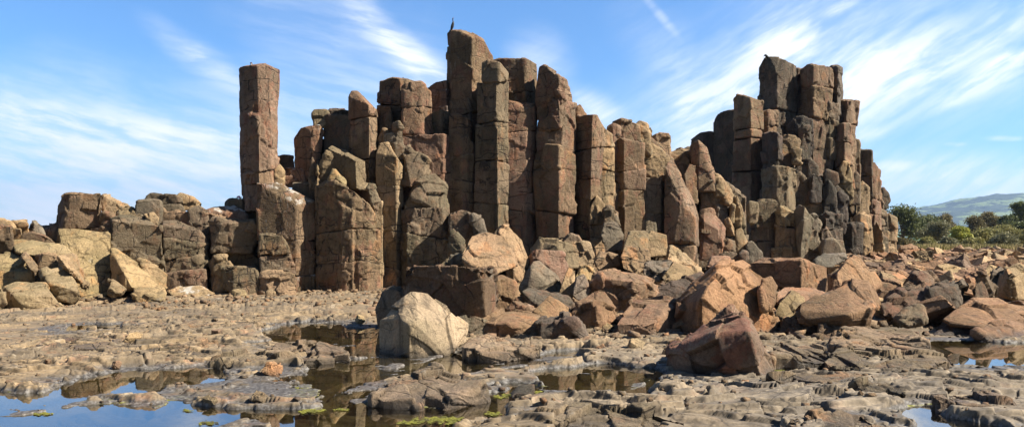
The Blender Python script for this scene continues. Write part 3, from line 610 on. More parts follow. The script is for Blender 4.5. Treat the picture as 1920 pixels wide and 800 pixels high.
R('flat slab with shaded front under the long orange ended block', 14.3, [(1448, 550, .2), (1470, 536, .7), (1530, 539, .8), (1550, 549, .5), (1500, 576, 0), (1453, 572, .1)], .6, 'pink', 'slab')
R('pale faceted stone in front of the flat slab', 13.5, [(1452, 590, .1), (1460, 565, .2), (1485, 544, .5), (1508, 556, .5), (1511, 585, .3), (1480, 602, 0)], .5, 'sand', style='smooth')
R('pinkish stone with a shadowed base beside the giant boulder', 12.8, [(1451, 640, .1), (1468, 590, .4), (1490, 589, .5), (1505, 610, .4), (1502, 655, 0), (1454, 655, 0)], .5, 'pink', style='smooth')
R('great tilted oval boulder spotted red overhanging dark stones', 12.5, [(1488, 584, .4), (1540, 554, .8), (1590, 524, 1.2), (1630, 524, 1.2), (1652, 555, .9), (1657, 573, .6), (1640, 602, .2), (1610, 617, .1), (1570, 622, .05), (1500, 604, .2), (1590, 590, -.2), (1642, 576, .1)], .7, 'orange', style='smooth', ch=1)
R('orange pyramid rock behind the great oval boulder', 14.9, [(1565, 515, .2), (1600, 477, .7), (1615, 484, .7), (1648, 532, .7), (1642, 550, .4), (1578, 545, 0)], .6, 'orange', style='smooth')
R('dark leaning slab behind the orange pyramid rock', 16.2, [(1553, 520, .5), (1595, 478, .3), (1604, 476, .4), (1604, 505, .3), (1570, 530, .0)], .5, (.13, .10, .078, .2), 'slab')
R('grey slab at the tower foot behind the long orange ended block', 20, [(1526, 488, .1), (1545, 474, .5), (1585, 474, .5), (1590, 488, .3), (1560, 502, 0), (1528, 502, 0)], .7, 'grey', 'slab')
R('shadowed stone propping up the great oval boulder', 12.5, [(1478, 620, .2), (1500, 600, .3), (1530, 605, .3), (1540, 640, .1), (1482, 650)], .5, 'rust')
R('brown stone below the overhang of the great oval boulder', 12.2, [(1530, 640, .1), (1540, 608, .3), (1575, 615, .3), (1600, 635, .2), (1590, 652, 0)], .5, 'brown')
R('orange upper slab of the split boulder beyond the far pool', 12.6, [(1768, 600, .5), (1790, 578, .8), (1830, 560, 1.3), (1960, 580, 1.4), (1990, 600, .8), (1990, 622, .2), (1845, 616, -.1), (1785, 610, .3)], .5, 'orange', 'slab', style='smooth')
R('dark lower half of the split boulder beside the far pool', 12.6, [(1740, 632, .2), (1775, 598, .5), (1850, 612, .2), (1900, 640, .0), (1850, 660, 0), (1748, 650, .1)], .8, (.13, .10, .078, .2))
R('orange ridged slab tilted at the very edge of the far pool', 12.2, [(1826, 624, .0), (1880, 602, .8), (1990, 597, 1.0), (1990, 650, .1), (1900, 655, -.1), (1858, 645, -.1)], .5, 'orange', 'slab', style='smooth')
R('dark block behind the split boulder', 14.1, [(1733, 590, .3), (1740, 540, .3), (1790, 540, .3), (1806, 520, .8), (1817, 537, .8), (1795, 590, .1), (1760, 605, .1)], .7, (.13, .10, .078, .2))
R('peaked brown stone on the dark block', 14.6, [(1822, 560, .1), (1830, 520, .2), (1845, 509, .3), (1871, 540, .4), (1868, 570, .1), (1835, 572)], .6, 'brown')
R('pale fluted boulder near the picture border', 15.6, [(1866, 555, .6), (1885, 500, .4), (1893, 520, .0), (1910, 494, .7), (1950, 505, .9), (1950, 560, .8), (1895, 562, 0)], .7, 'sand')
R('pale grey faceted stone beside the fluted boulder', 16.1, [(1853, 535, .1), (1862, 505, .3), (1875, 497, .4), (1890, 512, .4), (1872, 550)], .5, 'grey', style='smooth')
R('brown ridge shaped boulder above the dark block', 16.6, [(1688, 540, .3), (1715, 509, .7), (1745, 509, .7), (1757, 525, .6), (1752, 552, .1), (1700, 552)], .7, 'brown')
R('dark slab with a lit back and a white scrape', 14.0, [(1652, 572, .3), (1690, 544, .7), (1740, 537, .8), (1740, 580, .3), (1690, 600, 0), (1658, 596, .1)], .7, 'rust')
R('small dark stone before the dark slab with the white scrape', 12.6, [(1683, 602, .1), (1700, 580, .3), (1724, 577, .3), (1730, 600, .1), (1700, 612)], .4, 'olive')

# ================================================================== low ledges standing out of the platform
LT = (.245, .182, .122, .12)
for lab, outl, h, n in [
    ('jointed ledge stepping up under the great oval boulder', [(1555, 662), (1585, 640), (1700, 634), (1738, 652), (1742, 668), (1640, 676)], .16, 5),
    ('upright fluted ledge beside the narrow pool before the oval boulder', [(1436, 684), (1455, 664), (1530, 662), (1562, 676), (1556, 690), (1444, 690)], .15, 6),
    ('long low ledge with a dark cracked front between oval boulder and far pool', [(1545, 692), (1580, 672), (1680, 670), (1775, 684), (1800, 694), (1700, 706), (1552, 700)], .14, 6),
    ('layered ledge in front of the long low loaf shaped boulder', [(868, 672), (892, 658), (960, 654), (1012, 664), (1018, 672), (940, 680), (874, 678)], .17, 4),
    ('humped ledge of rock between the two middle pools', [(696, 758), (742, 732), (820, 724), (876, 734), (910, 752), (830, 768), (717, 766)], .12, 4),
    ('thin ledge with a toothed dark front below the netted column pool', [(397, 682), (442, 674), (530, 676), (552, 684), (470, 690), (398, 688)], .08, 8),
    ('blocky ledge bordering the pool that mirrors the netted column', [(455, 678), (522, 664), (600, 660), (648, 668), (656, 678), (560, 684), (460, 682)], .13, 5),
    ('broad cracked ledge rising at the bottom centre of the platform', [(915, 812), (960, 792), (1100, 786), (1230, 794), (1292, 806), (1200, 826), (940, 826)], .11, 5),
    ('ledge with a square jointed front beside the little sky pool', [(1472, 816), (1510, 798), (1600, 792), (1652, 800), (1668, 816), (1580, 828), (1485, 826)], .12, 6),
    ('dark low ledge nearest the picture border on the wet platform', [(1750, 764), (1787, 752), (1860, 750), (1906, 762), (1900, 774), (1765, 774)], .10, 4),
    ('flat ledge reaching into the pool from the tilted red topped boulder', [(1440, 722), (1482, 712), (1600, 710), (1650, 720), (1600, 732), (1460, 732)], .09, 4),
    ('square edged ledge on the platform behind the thin toothed ledge', [(250, 668), (300, 655), (400, 652), (440, 662), (380, 672), (270, 674)], .09, 4),
    ('low broken ledge standing beside the channel below the tan rocks', [(60, 655), (110, 644), (220, 642), (260, 652), (200, 660), (80, 662)], .08, 5),
    ('crooked little ledge on the platform below the squat olive block', [(330, 618), (380, 611), (470, 610), (500, 616), (440, 623), (350, 624)], .09, 5),
    ('split ledge on the wet platform before the far pool', [(1610, 742), (1660, 730), (1740, 728), (1770, 740), (1710, 752), (1630, 752)], .10, 4)]:
    LEDGE(lab, outl, h, n, LT)
R('rounded stone lying on the humped ledge between the pools', 8.75, [(792, 716, .1), (802, 694, .2), (818, 690, .3), (834, 704, .3), (830, 722, .1), (800, 724, 0)], .25, 'tan', style='boulder')
R('pointed grey stone standing on the wet platform below the red topped boulder', 8.0, [(1335, 758, .1), (1345, 736, .2), (1356, 734, .2), (1392, 755, .2), (1390, 766, .05), (1340, 768, 0)], .25, 'grey', style='boulder', ch=1)
R('flat charcoal stone set in the algae pool', 7.9, [(968, 752, .1), (980, 740, .2), (1020, 740, .2), (1034, 752, .1), (1020, 762, 0), (972, 762, 0)], .3, 'dark', style='boulder')
R('low rock island alone in the sky reflecting pool', 6.85, [(80, 806, .1), (100, 786, .3), (150, 784, .3), (180, 800, .2), (160, 816, 0), (90, 816, 0)], .4, LT, style='block')

# ================================================================== materials
def nt(name):
    m = bpy.data.materials.new(name)
    m.use_nodes = True
    t = m.node_tree
    t.nodes.clear()
    return m, t


class N:
    def __init__(s, tree): s.t = tree
    def n(s, typ, **kw):
        x = s.t.nodes.new(typ)
        for k, v in kw.items(): setattr(x, k, v)
        return x
    def put(s, sock, v):
        if isinstance(v, bpy.types.NodeSocket): s.t.links.new(v, sock)
        else: sock.default_value = v
    def math(s, op, a, b=0.0, clamp=False):
        x = s.n('ShaderNodeMath', operation=op, use_clamp=clamp)
        s.put(x.inputs[0], a); s.put(x.inputs[1], b)
        return x.outputs[0]
    def noise(s, vec, scale, detail=4, rough=.55, dim='3D'):
        x = s.n('ShaderNodeTexNoise')
        s.put(x.inputs['Vector'], vec); x.inputs['Scale'].default_value = scale
        x.inputs['Detail'].default_value = detail; x.inputs['Roughness'].default_value = rough
        return x.outputs['Fac']
    def scale(s, vec, v):
        x = s.n('ShaderNodeVectorMath', operation='MULTIPLY')
        s.put(x.inputs[0], vec); x.inputs[1].default_value = v
        return x.outputs[0]
    def ramp(s, f, a, b, lo=0.0, hi=1.0):
        x = s.n('ShaderNodeMapRange'); x.interpolation_type = 'SMOOTHSTEP'
        s.put(x.inputs[0], f)
        for i, v in enumerate((a, b, lo, hi)): x.inputs[i + 1].default_value = v
        return x.outputs[0]
    def mix(s, f, a, b, mode='MIX'):
        x = s.n('ShaderNodeMix', data_type='RGBA', blend_type=mode)
        s.put(x.inputs[0], f)
        for k, v in ((6, a), (7, b)):
            if isinstance(v, tuple): v = (v + (1,))[:4]
            s.put(x.inputs[k], v)
        return x.outputs[2]
    def attr(s, name):
        return s.n('ShaderNodeAttribute', attribute_name=name).outputs['Fac']


def rock_material(name, guano=False):
    m, t = nt(name)
    g = N(t)
    pos = g.n('ShaderNodeNewGeometry')
    p = pos.outputs['Position']
    oi = g.n('ShaderNodeObjectInfo')
    col, red = oi.outputs['Color'], oi.outputs['Alpha']
    # broad weathering: olive grey skin, orange blooms, red iron crust
    w1 = g.ramp(g.noise(p, .8, 5), .38, .62)
    c = g.mix(g.math('MULTIPLY', w1, .75), col, g.mix(1.0, col, (.58, .62, .59), 'MULTIPLY'))
    w2 = g.ramp(g.noise(g.scale(p, (1, 1, .6)), 1.9, 6, .62), .54, .66)
    c = g.mix(g.math('MULTIPLY', w2, .55), c, g.mix(1.0, col, (1.38, 1.05, .84), 'MULTIPLY'))
    nzz = g.n('ShaderNodeSeparateXYZ'); g.put(nzz.inputs[0], pos.outputs['True Normal'])
    # iron crust: thickest on the old upper joint faces of the reddest stones
    crust = g.math('MULTIPLY', g.ramp(nzz.outputs[2], .45, .75, 0, .22), g.ramp(red, .7, .85))
    w3 = g.ramp(g.math('ADD', g.noise(g.scale(p, (1.2, 1.2, .8)), 2.6, 7, .68), crust), .52, .60)
    c = g.mix(g.math('MULTIPLY', w3, red, True), c, (.215, .10, .068))
    # dark run marks down the faces
    w4 = g.ramp(g.noise(g.scale(p, (2.6, 2.6, .22)), 1.6, 5, .6), .55, .72)
    c = g.mix(g.math('MULTIPLY', w4, .55), c, (.045, .038, .032))
    w5 = g.math('MULTIPLY', g.ramp(g.noise(g.scale(p, (3.2, 3.2, .5)), 1.5, 6, .68), .60, .70), g.ramp(g.noise(p, .45, 3), .46, .60))
    c = g.mix(g.math('MULTIPLY', w5, .42), c, (.34, .31, .26))
    w6 = g.math('MULTIPLY', g.ramp(g.noise(p, 5.5, 7, .75), .57, .63), g.ramp(g.noise(p, .6, 3), .48, .62))
    c = g.mix(g.math('MULTIPLY', w6, .45), c, (.20, .185, .125))
    sp = g.ramp(g.noise(p, 11, 7, .78), .53, .64)
    c = g.mix(g.math('MULTIPLY', sp, .5), c, g.mix(1.0, c, (.45, .42, .4), 'MULTIPLY'))
    fine = g.ramp(g.noise(p, 26, 6, .8), .25, .75, .70, 1.28)
    c = g.mix(1.0, c, g.n('ShaderNodeCombineColor').outputs[0], 'MULTIPLY') if False else c
    v = g.math('MULTIPLY', fine, g.ramp(g.attr('rnd'), 0, 1, .78, 1.2))
    hs = g.n('ShaderNodeHueSaturation')
    g.put(hs.inputs['Value'], v); g.put(hs.inputs['Color'], c); hs.inputs['Saturation'].default_value = 1.04
    c = hs.outputs[0]
    # hairline joints: two generations of near square cracks
    nn = g.n('ShaderNodeTexNoise'); g.put(nn.inputs['Vector'], p); nn.inputs['Scale'].default_value = 2.6; nn.inputs['Detail'].default_value = 4
    sc = g.n('ShaderNodeVectorMath', operation='SCALE'); g.put(sc.inputs[0], nn.outputs['Color']); sc.inputs['Scale'].default_value = .13
    wp = g.n('ShaderNodeVectorMath', operation='ADD'); g.put(wp.inputs[0], p); g.put(wp.inputs[1], sc.outputs[0])
    ps = g.n('ShaderNodeSeparateXYZ'); g.put(ps.inputs[0], wp.outputs[0])
    side = g.math('ADD', ps.outputs[0], g.math('MULTIPLY', ps.outputs[1], .83))
    def courses(fz, fx, w, nz, k):
        """level cracks, and upright cracks staggered from one course to the next"""
        zr = g.math('ADD', g.math('MULTIPLY', ps.outputs[2], fz), g.math('MULTIPLY', g.noise(p, nz, 3), k))
        row = g.math('FLOOR', zr)
        xr = g.math('ADD', g.math('MULTIPLY', side, fx), g.math('ADD', g.math('MULTIPLY', row, .437), g.math('MULTIPLY', g.noise(p, nz * 1.4, 3), k)))
        out = []
        for q, sd in ((zr, 3.7), (xr, 9.1)):
            dd = g.math('ABSOLUTE', g.math('SUBTRACT', g.math('FRACT', q), .5))
            ad = g.n('ShaderNodeVectorMath', operation='ADD'); g.put(ad.inputs[0], p); ad.inputs[1].default_value = (sd, sd * .7, 0)
            out.append(g.math('MULTIPLY', g.ramp(dd, .5 - w, .5 - w * .25), g.ramp(g.noise(ad.outputs[0], 1.5, 3), .44, .54)))
        return g.math('MAXIMUM', out[0], out[1])
    j1 = g.math('MULTIPLY', courses(2.9, 2.5, .055, .8, 1.7), g.ramp(g.noise(p, .6, 3), .40, .54))
    j2 = courses(1.0, 1.0, .022, .45, 1.6)
    joint = g.math('MULTIPLY', g.math('MAXIMUM', j1, j2), g.math('MULTIPLY', g.attr('joint'), g.ramp(g.noise(p, 5, 3), .32, .50)))
    c = g.mix(g.math('MULTIPLY', joint, .82), c, (.032, .026, .021))  # joint lines darkened in colour to stand in for occlusion shade
    # soil and lichen in the joints, plus their occlusion shade painted as dark colour
    c = g.mix(g.math('MULTIPLY', g.attr('crack'), .62), c, (.045, .036, .028))
    # wet, algae dark band where the sea pools reach
    z = g.n('ShaderNodeSeparateXYZ'); g.put(z.inputs[0], p)
    zz = g.math('ADD', z.outputs[2], g.math('MULTIPLY', g.math('SUBTRACT', g.noise(p, 2.2, 4), .5), .35))
    wet = g.math('MULTIPLY', g.ramp(zz, -.01, .15, 1, 0), g.ramp(ps.outputs[1], 15.5, 12.5))
    c = g.mix(g.math('MULTIPLY', wet, .68), c, (.045, .039, .033))
    if guano:
        nz = g.n('ShaderNodeSeparateXYZ'); g.put(nz.inputs[0], pos.outputs['Normal'])
        st = g.ramp(g.noise(g.scale(p, (5, 5, .7)), 1.8, 5, .65), .60, .70)
        tp = g.math('MULTIPLY', g.ramp(nz.outputs[2], .25, .8), g.ramp(g.noise(p, 4, 5), .5, .62))
        pat = g.ramp(g.noise(p, .9, 3), .47, .58)
        c = g.mix(g.math('MULTIPLY', g.math('MAXIMUM', g.math('MULTIPLY', st, pat), tp), .8, True), c, (.50, .48, .44))
    b = g.n('ShaderNodeBsdfPrincipled')
    g.put(b.inputs['Base Color'], c)
    g.put(b.inputs['Roughness'], g.ramp(wet, 0, 1, .9, .5))
    b.inputs['Specular IOR Level'].default_value = .25
    hgt = g.math('ADD', g.math('MULTIPLY', g.noise(p, 11, 9, .74), .075), g.math('MULTIPLY', g.math('MULTIPLY', joint, -1.0), .03))
    bp = g.n('ShaderNodeBump'); bp.inputs['Strength'].default_value = .9; bp.inputs['Distance'].default_value = 1.0
    g.put(bp.inputs['Height'], hgt)
    g.put(b.inputs['Normal'], bp.outputs[0])
    o = g.n('ShaderNodeOutputMaterial')
    g.put(o.inputs[0], b.outputs[0])
    return m


MATS = dict(rock=rock_material('weathered_basalt'), guano=rock_material('streaked_basalt', True))


def simple(name, c1, c2, scale, rough=.8, c3=None, bump=0):
    m, t = nt(name); g = N(t)
    tc = g.n('ShaderNodeTexCoord').outputs['Object']
    f = g.ramp(g.noise(tc, scale, 5), .4, .6)
    c = g.mix(f, c1, c2)
    if c3: c = g.mix(g.ramp(g.noise(tc, scale * .37, 3), .55, .65), c, c3)
    b = g.n('ShaderNodeBsdfPrincipled'); g.put(b.inputs['Base Color'], c)
    b.inputs['Roughness'].default_value = rough; b.inputs['Specular IOR Level'].default_value = .2
    if bump:
        bp = g.n('ShaderNodeBump'); bp.inputs['Distance'].default_value = bump
        g.put(bp.inputs['Height'], g.noise(tc, scale * 2, 6)); g.put(b.inputs['Normal'], bp.outputs[0])
    o = g.n('ShaderNodeOutputMaterial'); g.put(o.inputs[0], b.outputs[0])
    return m


# ================================================================== ground
def poly_w(pts):
    return np.array([[(x - CX) / (y - HY) * H, H * F / (y - HY)] for x, y in pts])


def sdf(xy, poly):
    d = np.full(len(xy), 1e9); ins = np.zeros(len(xy), bool)
    n = len(poly)
    for i in range(n):
        a, b = poly[i], poly[(i + 1) % n]
        e = b - a; w = xy - a
        t = np.clip((w @ e) / (e @ e), 0, 1)
        q = w - t[:, None] * e
        d = np.minimum(d, (q * q).sum(1))
        c = (a[1] > xy[:, 1]) != (b[1] > xy[:, 1])
        with np.errstate(divide='ignore', invalid='ignore'):
            ins ^= c & (xy[:, 0] < (b[0] - a[0]) * (xy[:, 1] - a[1]) / (b[1] - a[1]) + a[0])
    d = np.sqrt(d)
    return np.where(ins, -d, d)


POOLS = [
    [(-160, 764), (130, 768), (330, 762), (480, 770), (560, 755), (700, 740), (860, 738), (900, 722), (1010, 724), (1010, 750), (930, 775), (870, 805), (860, 850), (-160, 850)],
    [(-160, 728), (60, 736), (130, 712), (250, 697), (330, 688), (430, 680), (445, 700), (300, 724), (200, 742), (130, 758), (-160, 762)],
    [(540, 688), (600, 678), (760, 668), (860, 664), (950, 668), (1080, 652), (1115, 668), (1000, 692), (900, 694), (850, 704), (790, 710), (700, 720), (640, 742), (555, 730)],
    [(470, 632), (520, 610), (600, 603), (720, 620), (760, 640), (740, 672), (650, 668), (560, 655), (500, 650)],
    [(1000, 698), (1080, 686), (1180, 686), (1265, 722), (1200, 750), (1080, 750), (1000, 748)],
    [(1670, 636), (1740, 640), (1980, 645), (1980, 692), (1800, 686), (1690, 670)],
    [(1680, 772), (1780, 765), (1860, 800), (1860, 850), (1710, 830)],
    [(1430, 680), (1540, 673), (1605, 690), (1560, 700), (1440, 698)],
    [(120, 612), (230, 605), (232, 615), (130, 620)]]
LEDGES = [  # outline, height above the pools
    ([(690, 745), (730, 722), (800, 712), (870, 718), (905, 735), (860, 755), (740, 760)], .10),
    ([(870, 662), (890, 640), (960, 634), (1000, 650), (985, 664), (900, 668)], .10),
    ([(640, 760), (500, 770), (380, 756), (300, 740), (420, 722), (540, 738)], .10),
    ([(880, 815), (960, 780), (1120, 770), (1260, 790), (1400, 800), (1400, 840), (880, 840)], .10)]
POOLW = [poly_w(p) for p in POOLS]
LEDGEW = [(poly_w(p), h) for p, h in LEDGES]


def macro(x, y):
    rise = np.clip(y - 13.5, 0, 32) * .016 * sstep(-1.5, 2.5, x)
    left = .10 * sstep(14, 20, y) * sstep(1, -4, x)
    return .05 + rise + left + .25 * sstep(60, 160, y)


def ground_h(x, y):
    n = len(x)
    p = np.stack((x, y, np.zeros(n)), 1).astype(np.float32)
    near = y < 60
    h = macro(x, y)
    q = p[near]
    w = np.stack((vnoise(q * 1.7, 1) - .5, vnoise(q * 1.7, 2) - .5, np.zeros(len(q), np.float32)), 1)
    base = fbm(q * np.float32(.45), 4, 3)
    # tilted beds: broken scarps look seaward, their backs dip gently away
    jg = np.stack((fbm(q * 6, 2, 61), fbm(q * 6, 2, 67), np.zeros(len(q), np.float32)), 1)
    t = q[:, 1] * 1.1 + 2.6 * fbm(q * np.array((.5, .9, 1), np.float32), 5, 8, .55) + .04 * jg[:, 0]
    fr = t - np.floor(t)
    bed = (1 - fr) * sstep(0, .085, fr) * .075 * (.35 + .9 * vnoise(q * .6, 33))
    t2 = q[:, 1] * 3.4 + 3.2 * fbm(q * np.array((.9, 1.6, 1), np.float32), 5, 28, .58) + .05 * jg[:, 1]
    fr2 = t2 - np.floor(t2)
    bed += (1 - fr2) * sstep(0, .18, fr2) * .028 * sstep(.25, .7, vnoise(q * .9, 35))
    bed += .10 * base - .05
    f1, f2, r, vec = voro((q + w * .4 + jg * .05) / np.array((.75, .40, 1), np.float32), 4, .95, True)
    e = f2 - f1
    plate = ((r[:, 0] ** 2 - .3) * .062 + ((r[:, :2] - .5) * vec[:, :2]).sum(1) * .10) * sstep(0, .05, e)
    crack = 1 - sstep(0, .05, e)
    f1b, f2b, rb, vb = voro((q + w * .12 + jg * .02) / np.array((.20, .13, 1), np.float32), 9, 1.0, True)
    rough_on = .12 + .88 * sstep(.50, .64, vnoise(q * 1.1, 31))
    small = ((rb[:, 0] ** 2 - .3) * .026 + ((rb[:, :2] - .5) * vb[:, :2]).sum(1) * .034) * rough_on * sstep(0, .07, f2b - f1b)
    cr2 = (1 - sstep(0, .12, f2b - f1b)) * rough_on
    f1c, f2c, rc, vc = voro((q + jg * .02) / np.array((.055, .040, 1), np.float32), 13, 1.0, True)
    small += ((rc[:, 0] - .5) * .004 + ((rc[:, :2] - .5) * vc[:, :2]).sum(1) * .006) * rough_on
    hn = h[near] + bed + plate - .03 * crack * (.3 + r[:, 1]) + small - .008 * cr2 + .004 * fbm(q * 11, 3, 14, .65)
    # pools and ledges
    xy = q[:, :2] + w[:, :2] * np.array((.7, .4)) + np.stack((fbm(q * 4, 4, 41, .65), fbm(q * 4, 4, 47, .65)), 1) * np.array((.22, .14))
    lz = np.zeros(len(q))
    for poly, lh in LEDGEW:
        s = sdf(xy, poly)
        k = sstep(.05, -.05, s)
        hn = hn * (1 - k) + (.02 + .42 * lh * sstep(.05, -.40, s) + plate + small + bed - .03 * crack) * k
        lz = np.maximum(lz, k)
    pool = np.full(len(q), 9.0)
    for poly in POOLW:
        pool = np.minimum(pool, sdf(xy, poly) - .06)
    k = sstep(.05, -.10, pool) * (1 - lz)
    hn = hn * (1 - k) + (-.050 + 1.0 * plate + .9 * small + .3 * bed + .03 * fbm(q * 1.3, 3, 77)) * k
    shore = sstep(.9, .0, pool)
    hn = np.where(pool > .1, np.maximum(hn, .012 + .02 * r[:, 0]), hn) if False else hn
    h = h.astype(np.float64)
    h[near] = np.where(pool > .06, np.maximum(hn, .008), hn)
    rn = np.full(n, .5, np.float32); ck = np.zeros(n, np.float32); wt = np.zeros(n, np.float32)
    rn[near] = r[:, 0] * .6 + rb[:, 1] * .4; ck[near] = np.maximum(crack, .6 * cr2); wt[near] = shore
    return h, rn, ck, wt


def build_ground():
    ys = np.concatenate((1 / np.linspace(1 / 4.6, 1 / 8.5, 470)[:-1], 1 / np.linspace(1 / 8.5, 1 / 16, 430)[:-1], np.geomspace(16, 60, 150)[:-1], np.geomspace(60, 6400, 36)))
    us = np.linspace(-.86, .86, 1300)
    U, Yg = np.meshgrid(us, ys)
    x = (U * Yg).ravel(); y = Yg.ravel()
    h, rn, ck, wt = ground_h(x, y)
    nr, nc = len(ys), len(us)
    i = np.arange((nr - 1) * nc).reshape(nr - 1, nc)[:, :-1].ravel()
    fa = np.stack((i, i + 1, i + nc + 1, i + nc), 1)
    me = bpy.data.meshes.new('ground')
    _fast(me, np.stack((x, y, h), 1), fa)
    attr(me, 'rnd', rn); attr(me, 'crack', ck); attr(me, 'shore', wt)
    m, t = nt('rock_platform'); g = N(t)
    geo = g.n('ShaderNodeNewGeometry'); p = geo.outputs['Position']
    s = g.n('ShaderNodeSeparateXYZ'); g.put(s.inputs[0], p)
    f = g.ramp(g.noise(p, .9, 6, .6), .36, .62)
    c = g.mix(f, (.255, .192, .122), (.155, .124, .088))
    c = g.mix(g.math('MULTIPLY', g.ramp(g.noise(p, 2.3, 6, .65), .55, .66), .6), c, (.25, .145, .095))
    c = g.mix(g.math('MULTIPLY', g.ramp(g.noise(p, 3.1, 6, .7), .56, .68), .55), c, (.36, .31, .24))
    c = g.mix(g.math('MULTIPLY', g.ramp(g.noise(p, 10, 8, .78), .53, .63), .7), c, (.06, .05, .042))
    c = g.mix(g.math('MULTIPLY', g.ramp(g.noise(g.scale(p, (.6, 1.3, 1)), 2.2, 6, .7), .57, .66), .55), c, (.07, .06, .05))
    gw = g.ramp(s.outputs[0], -1.5, 3.0)       # tide washed grey beds on the seaward side
    gy = g.ramp(s.outputs[1], 13, 9)
    c = g.mix(g.math('MULTIPLY', g.math('MULTIPLY', gw, gy), .7), c, g.mix(g.ramp(g.noise(p, 4, 7, .7), .4, .6), (.235, .20, .155), (.10, .09, .078)))
    hs = g.n('ShaderNodeHueSaturation'); g.put(hs.inputs['Color'], c); hs.inputs['Saturation'].default_value = 1.1
    g.put(hs.inputs['Value'], g.math('MULTIPLY', g.ramp(g.attr('rnd'), 0, 1, .78, 1.2), g.ramp(g.noise(p, 40, 4, .7), .25, .75, .75, 1.22)))
    c = hs.outputs[0]
    nn = g.n('ShaderNodeTexNoise'); g.put(nn.inputs['Vector'], p); nn.inputs['Scale'].default_value = 3; nn.inputs['Detail'].default_value = 4
    sc = g.n('ShaderNodeVectorMath', operation='SCALE'); g.put(sc.inputs[0], nn.outputs['Color']); sc.inputs['Scale'].default_value = .3
    wp = g.n('ShaderNodeVectorMath', operation='ADD'); g.put(wp.inputs[0], p); g.put(wp.inputs[1], sc.outputs[0])
    for s3, wd, k in (((2.2, 3.4, 2), .035, .75), ((5.5, 8.0, 4), .06, .6)):
        vo = g.n('ShaderNodeTexVoronoi', feature='DISTANCE_TO_EDGE'); vo.inputs['Scale'].default_value = 1
        g.put(vo.inputs['Vector'], g.scale(wp.outputs[0], s3))
        ln = g.math('MULTIPLY', g.ramp(vo.outputs['Distance'], wd * .3, wd, 1, 0), g.ramp(g.noise(p, 1.3 * k, 3), .44, .56))
        c = g.mix(g.math('MULTIPLY', ln, k), c, (.05, .042, .034))
    c = g.mix(g.math('MULTIPLY', g.attr('crack'), .5), c, (.05, .042, .034))
    damp = g.math('MULTIPLY', g.ramp(g.noise(g.scale(p, (.5, .9, 1)), 1.1, 6, .65), .50, .60), g.ramp(s.outputs[1], 15, 10))
    c = g.mix(g.math('MULTIPLY', damp, .45), c, g.mix(1.0, c, (.42, .41, .40), 'MULTIPLY'))
    # dark weed and wet rock at the water line
    zz = g.math('ADD', s.outputs[2], g.math('MULTIPLY', g.math('SUBTRACT', g.noise(p, 5, 5, .65), .5), .10))
    wet = g.ramp(zz, .015, .062, 1, 0)
    wet = g.math('MULTIPLY', wet, g.ramp(g.attr('shore'), .15, .75))
    c = g.mix(g.math('MULTIPLY', wet, .85), c, g.mix(g.ramp(g.noise(p, 22, 5, .7), .45, .62), (.045, .043, .042), (.15, .145, .14)))
    bed = g.ramp(s.outputs[2], -.02, .0, 1, 0)
    c = g.mix(g.math('MULTIPLY', bed, .8), c, g.mix(g.ramp(g.noise(p, 3, 5), .45, .6), (.13, .095, .05), (.19, .145, .065)))
    scum = g.math('MULTIPLY', g.ramp(g.math('ABSOLUTE', g.math('ADD', s.outputs[2], .004)), .004, .016, 1, 0), g.math('MULTIPLY', g.ramp(g.noise(p, 1.6, 4), .52, .62), g.ramp(g.noise(p, 14, 5, .7), .42, .58)))
    scum = g.math('MULTIPLY', scum, g.math('MULTIPLY', g.ramp(s.outputs[1], 9.2, 7.8), g.ramp(g.attr('shore'), .4, .9)))
    c = g.mix(g.math('MULTIPLY', scum, .85), c, (.24, .24, .03))
    # beyond the rocks: dry grass, then paddocks
    far = g.ramp(g.math('ADD', s.outputs[1], g.math('MULTIPLY', g.noise(p, .25, 4), 14)), 57, 62)
    c = g.mix(far, c, g.mix(g.ramp(g.noise(p, .6, 5), .4, .6), (.30, .23, .12), (.16, .15, .06)))
    c = g.mix(g.ramp(s.outputs[1], 120, 260), c, g.mix(g.ramp(g.noise(p, .004, 4), .45, .6), (.08, .13, .035), (.04, .07, .025)))
    b = g.n('ShaderNodeBsdfPrincipled'); g.put(b.inputs['Base Color'], c)
    g.put(b.inputs['Roughness'], g.ramp(wet, 0, 1, .9, .62)); b.inputs['Specular IOR Level'].default_value = .3
    bp = g.n('ShaderNodeBump'); bp.inputs['Strength'].default_value = .9
    g.put(bp.inputs['Height'], g.math('MULTIPLY', g.noise(p, 14, 9, .74), .04)); g.put(b.inputs['Normal'], bp.outputs[0])
    o = g.n('ShaderNodeOutputMaterial'); g.put(o.inputs[0], b.outputs[0])
    me.materials.append(m)
    tag(link('ground', me), kind='structure')


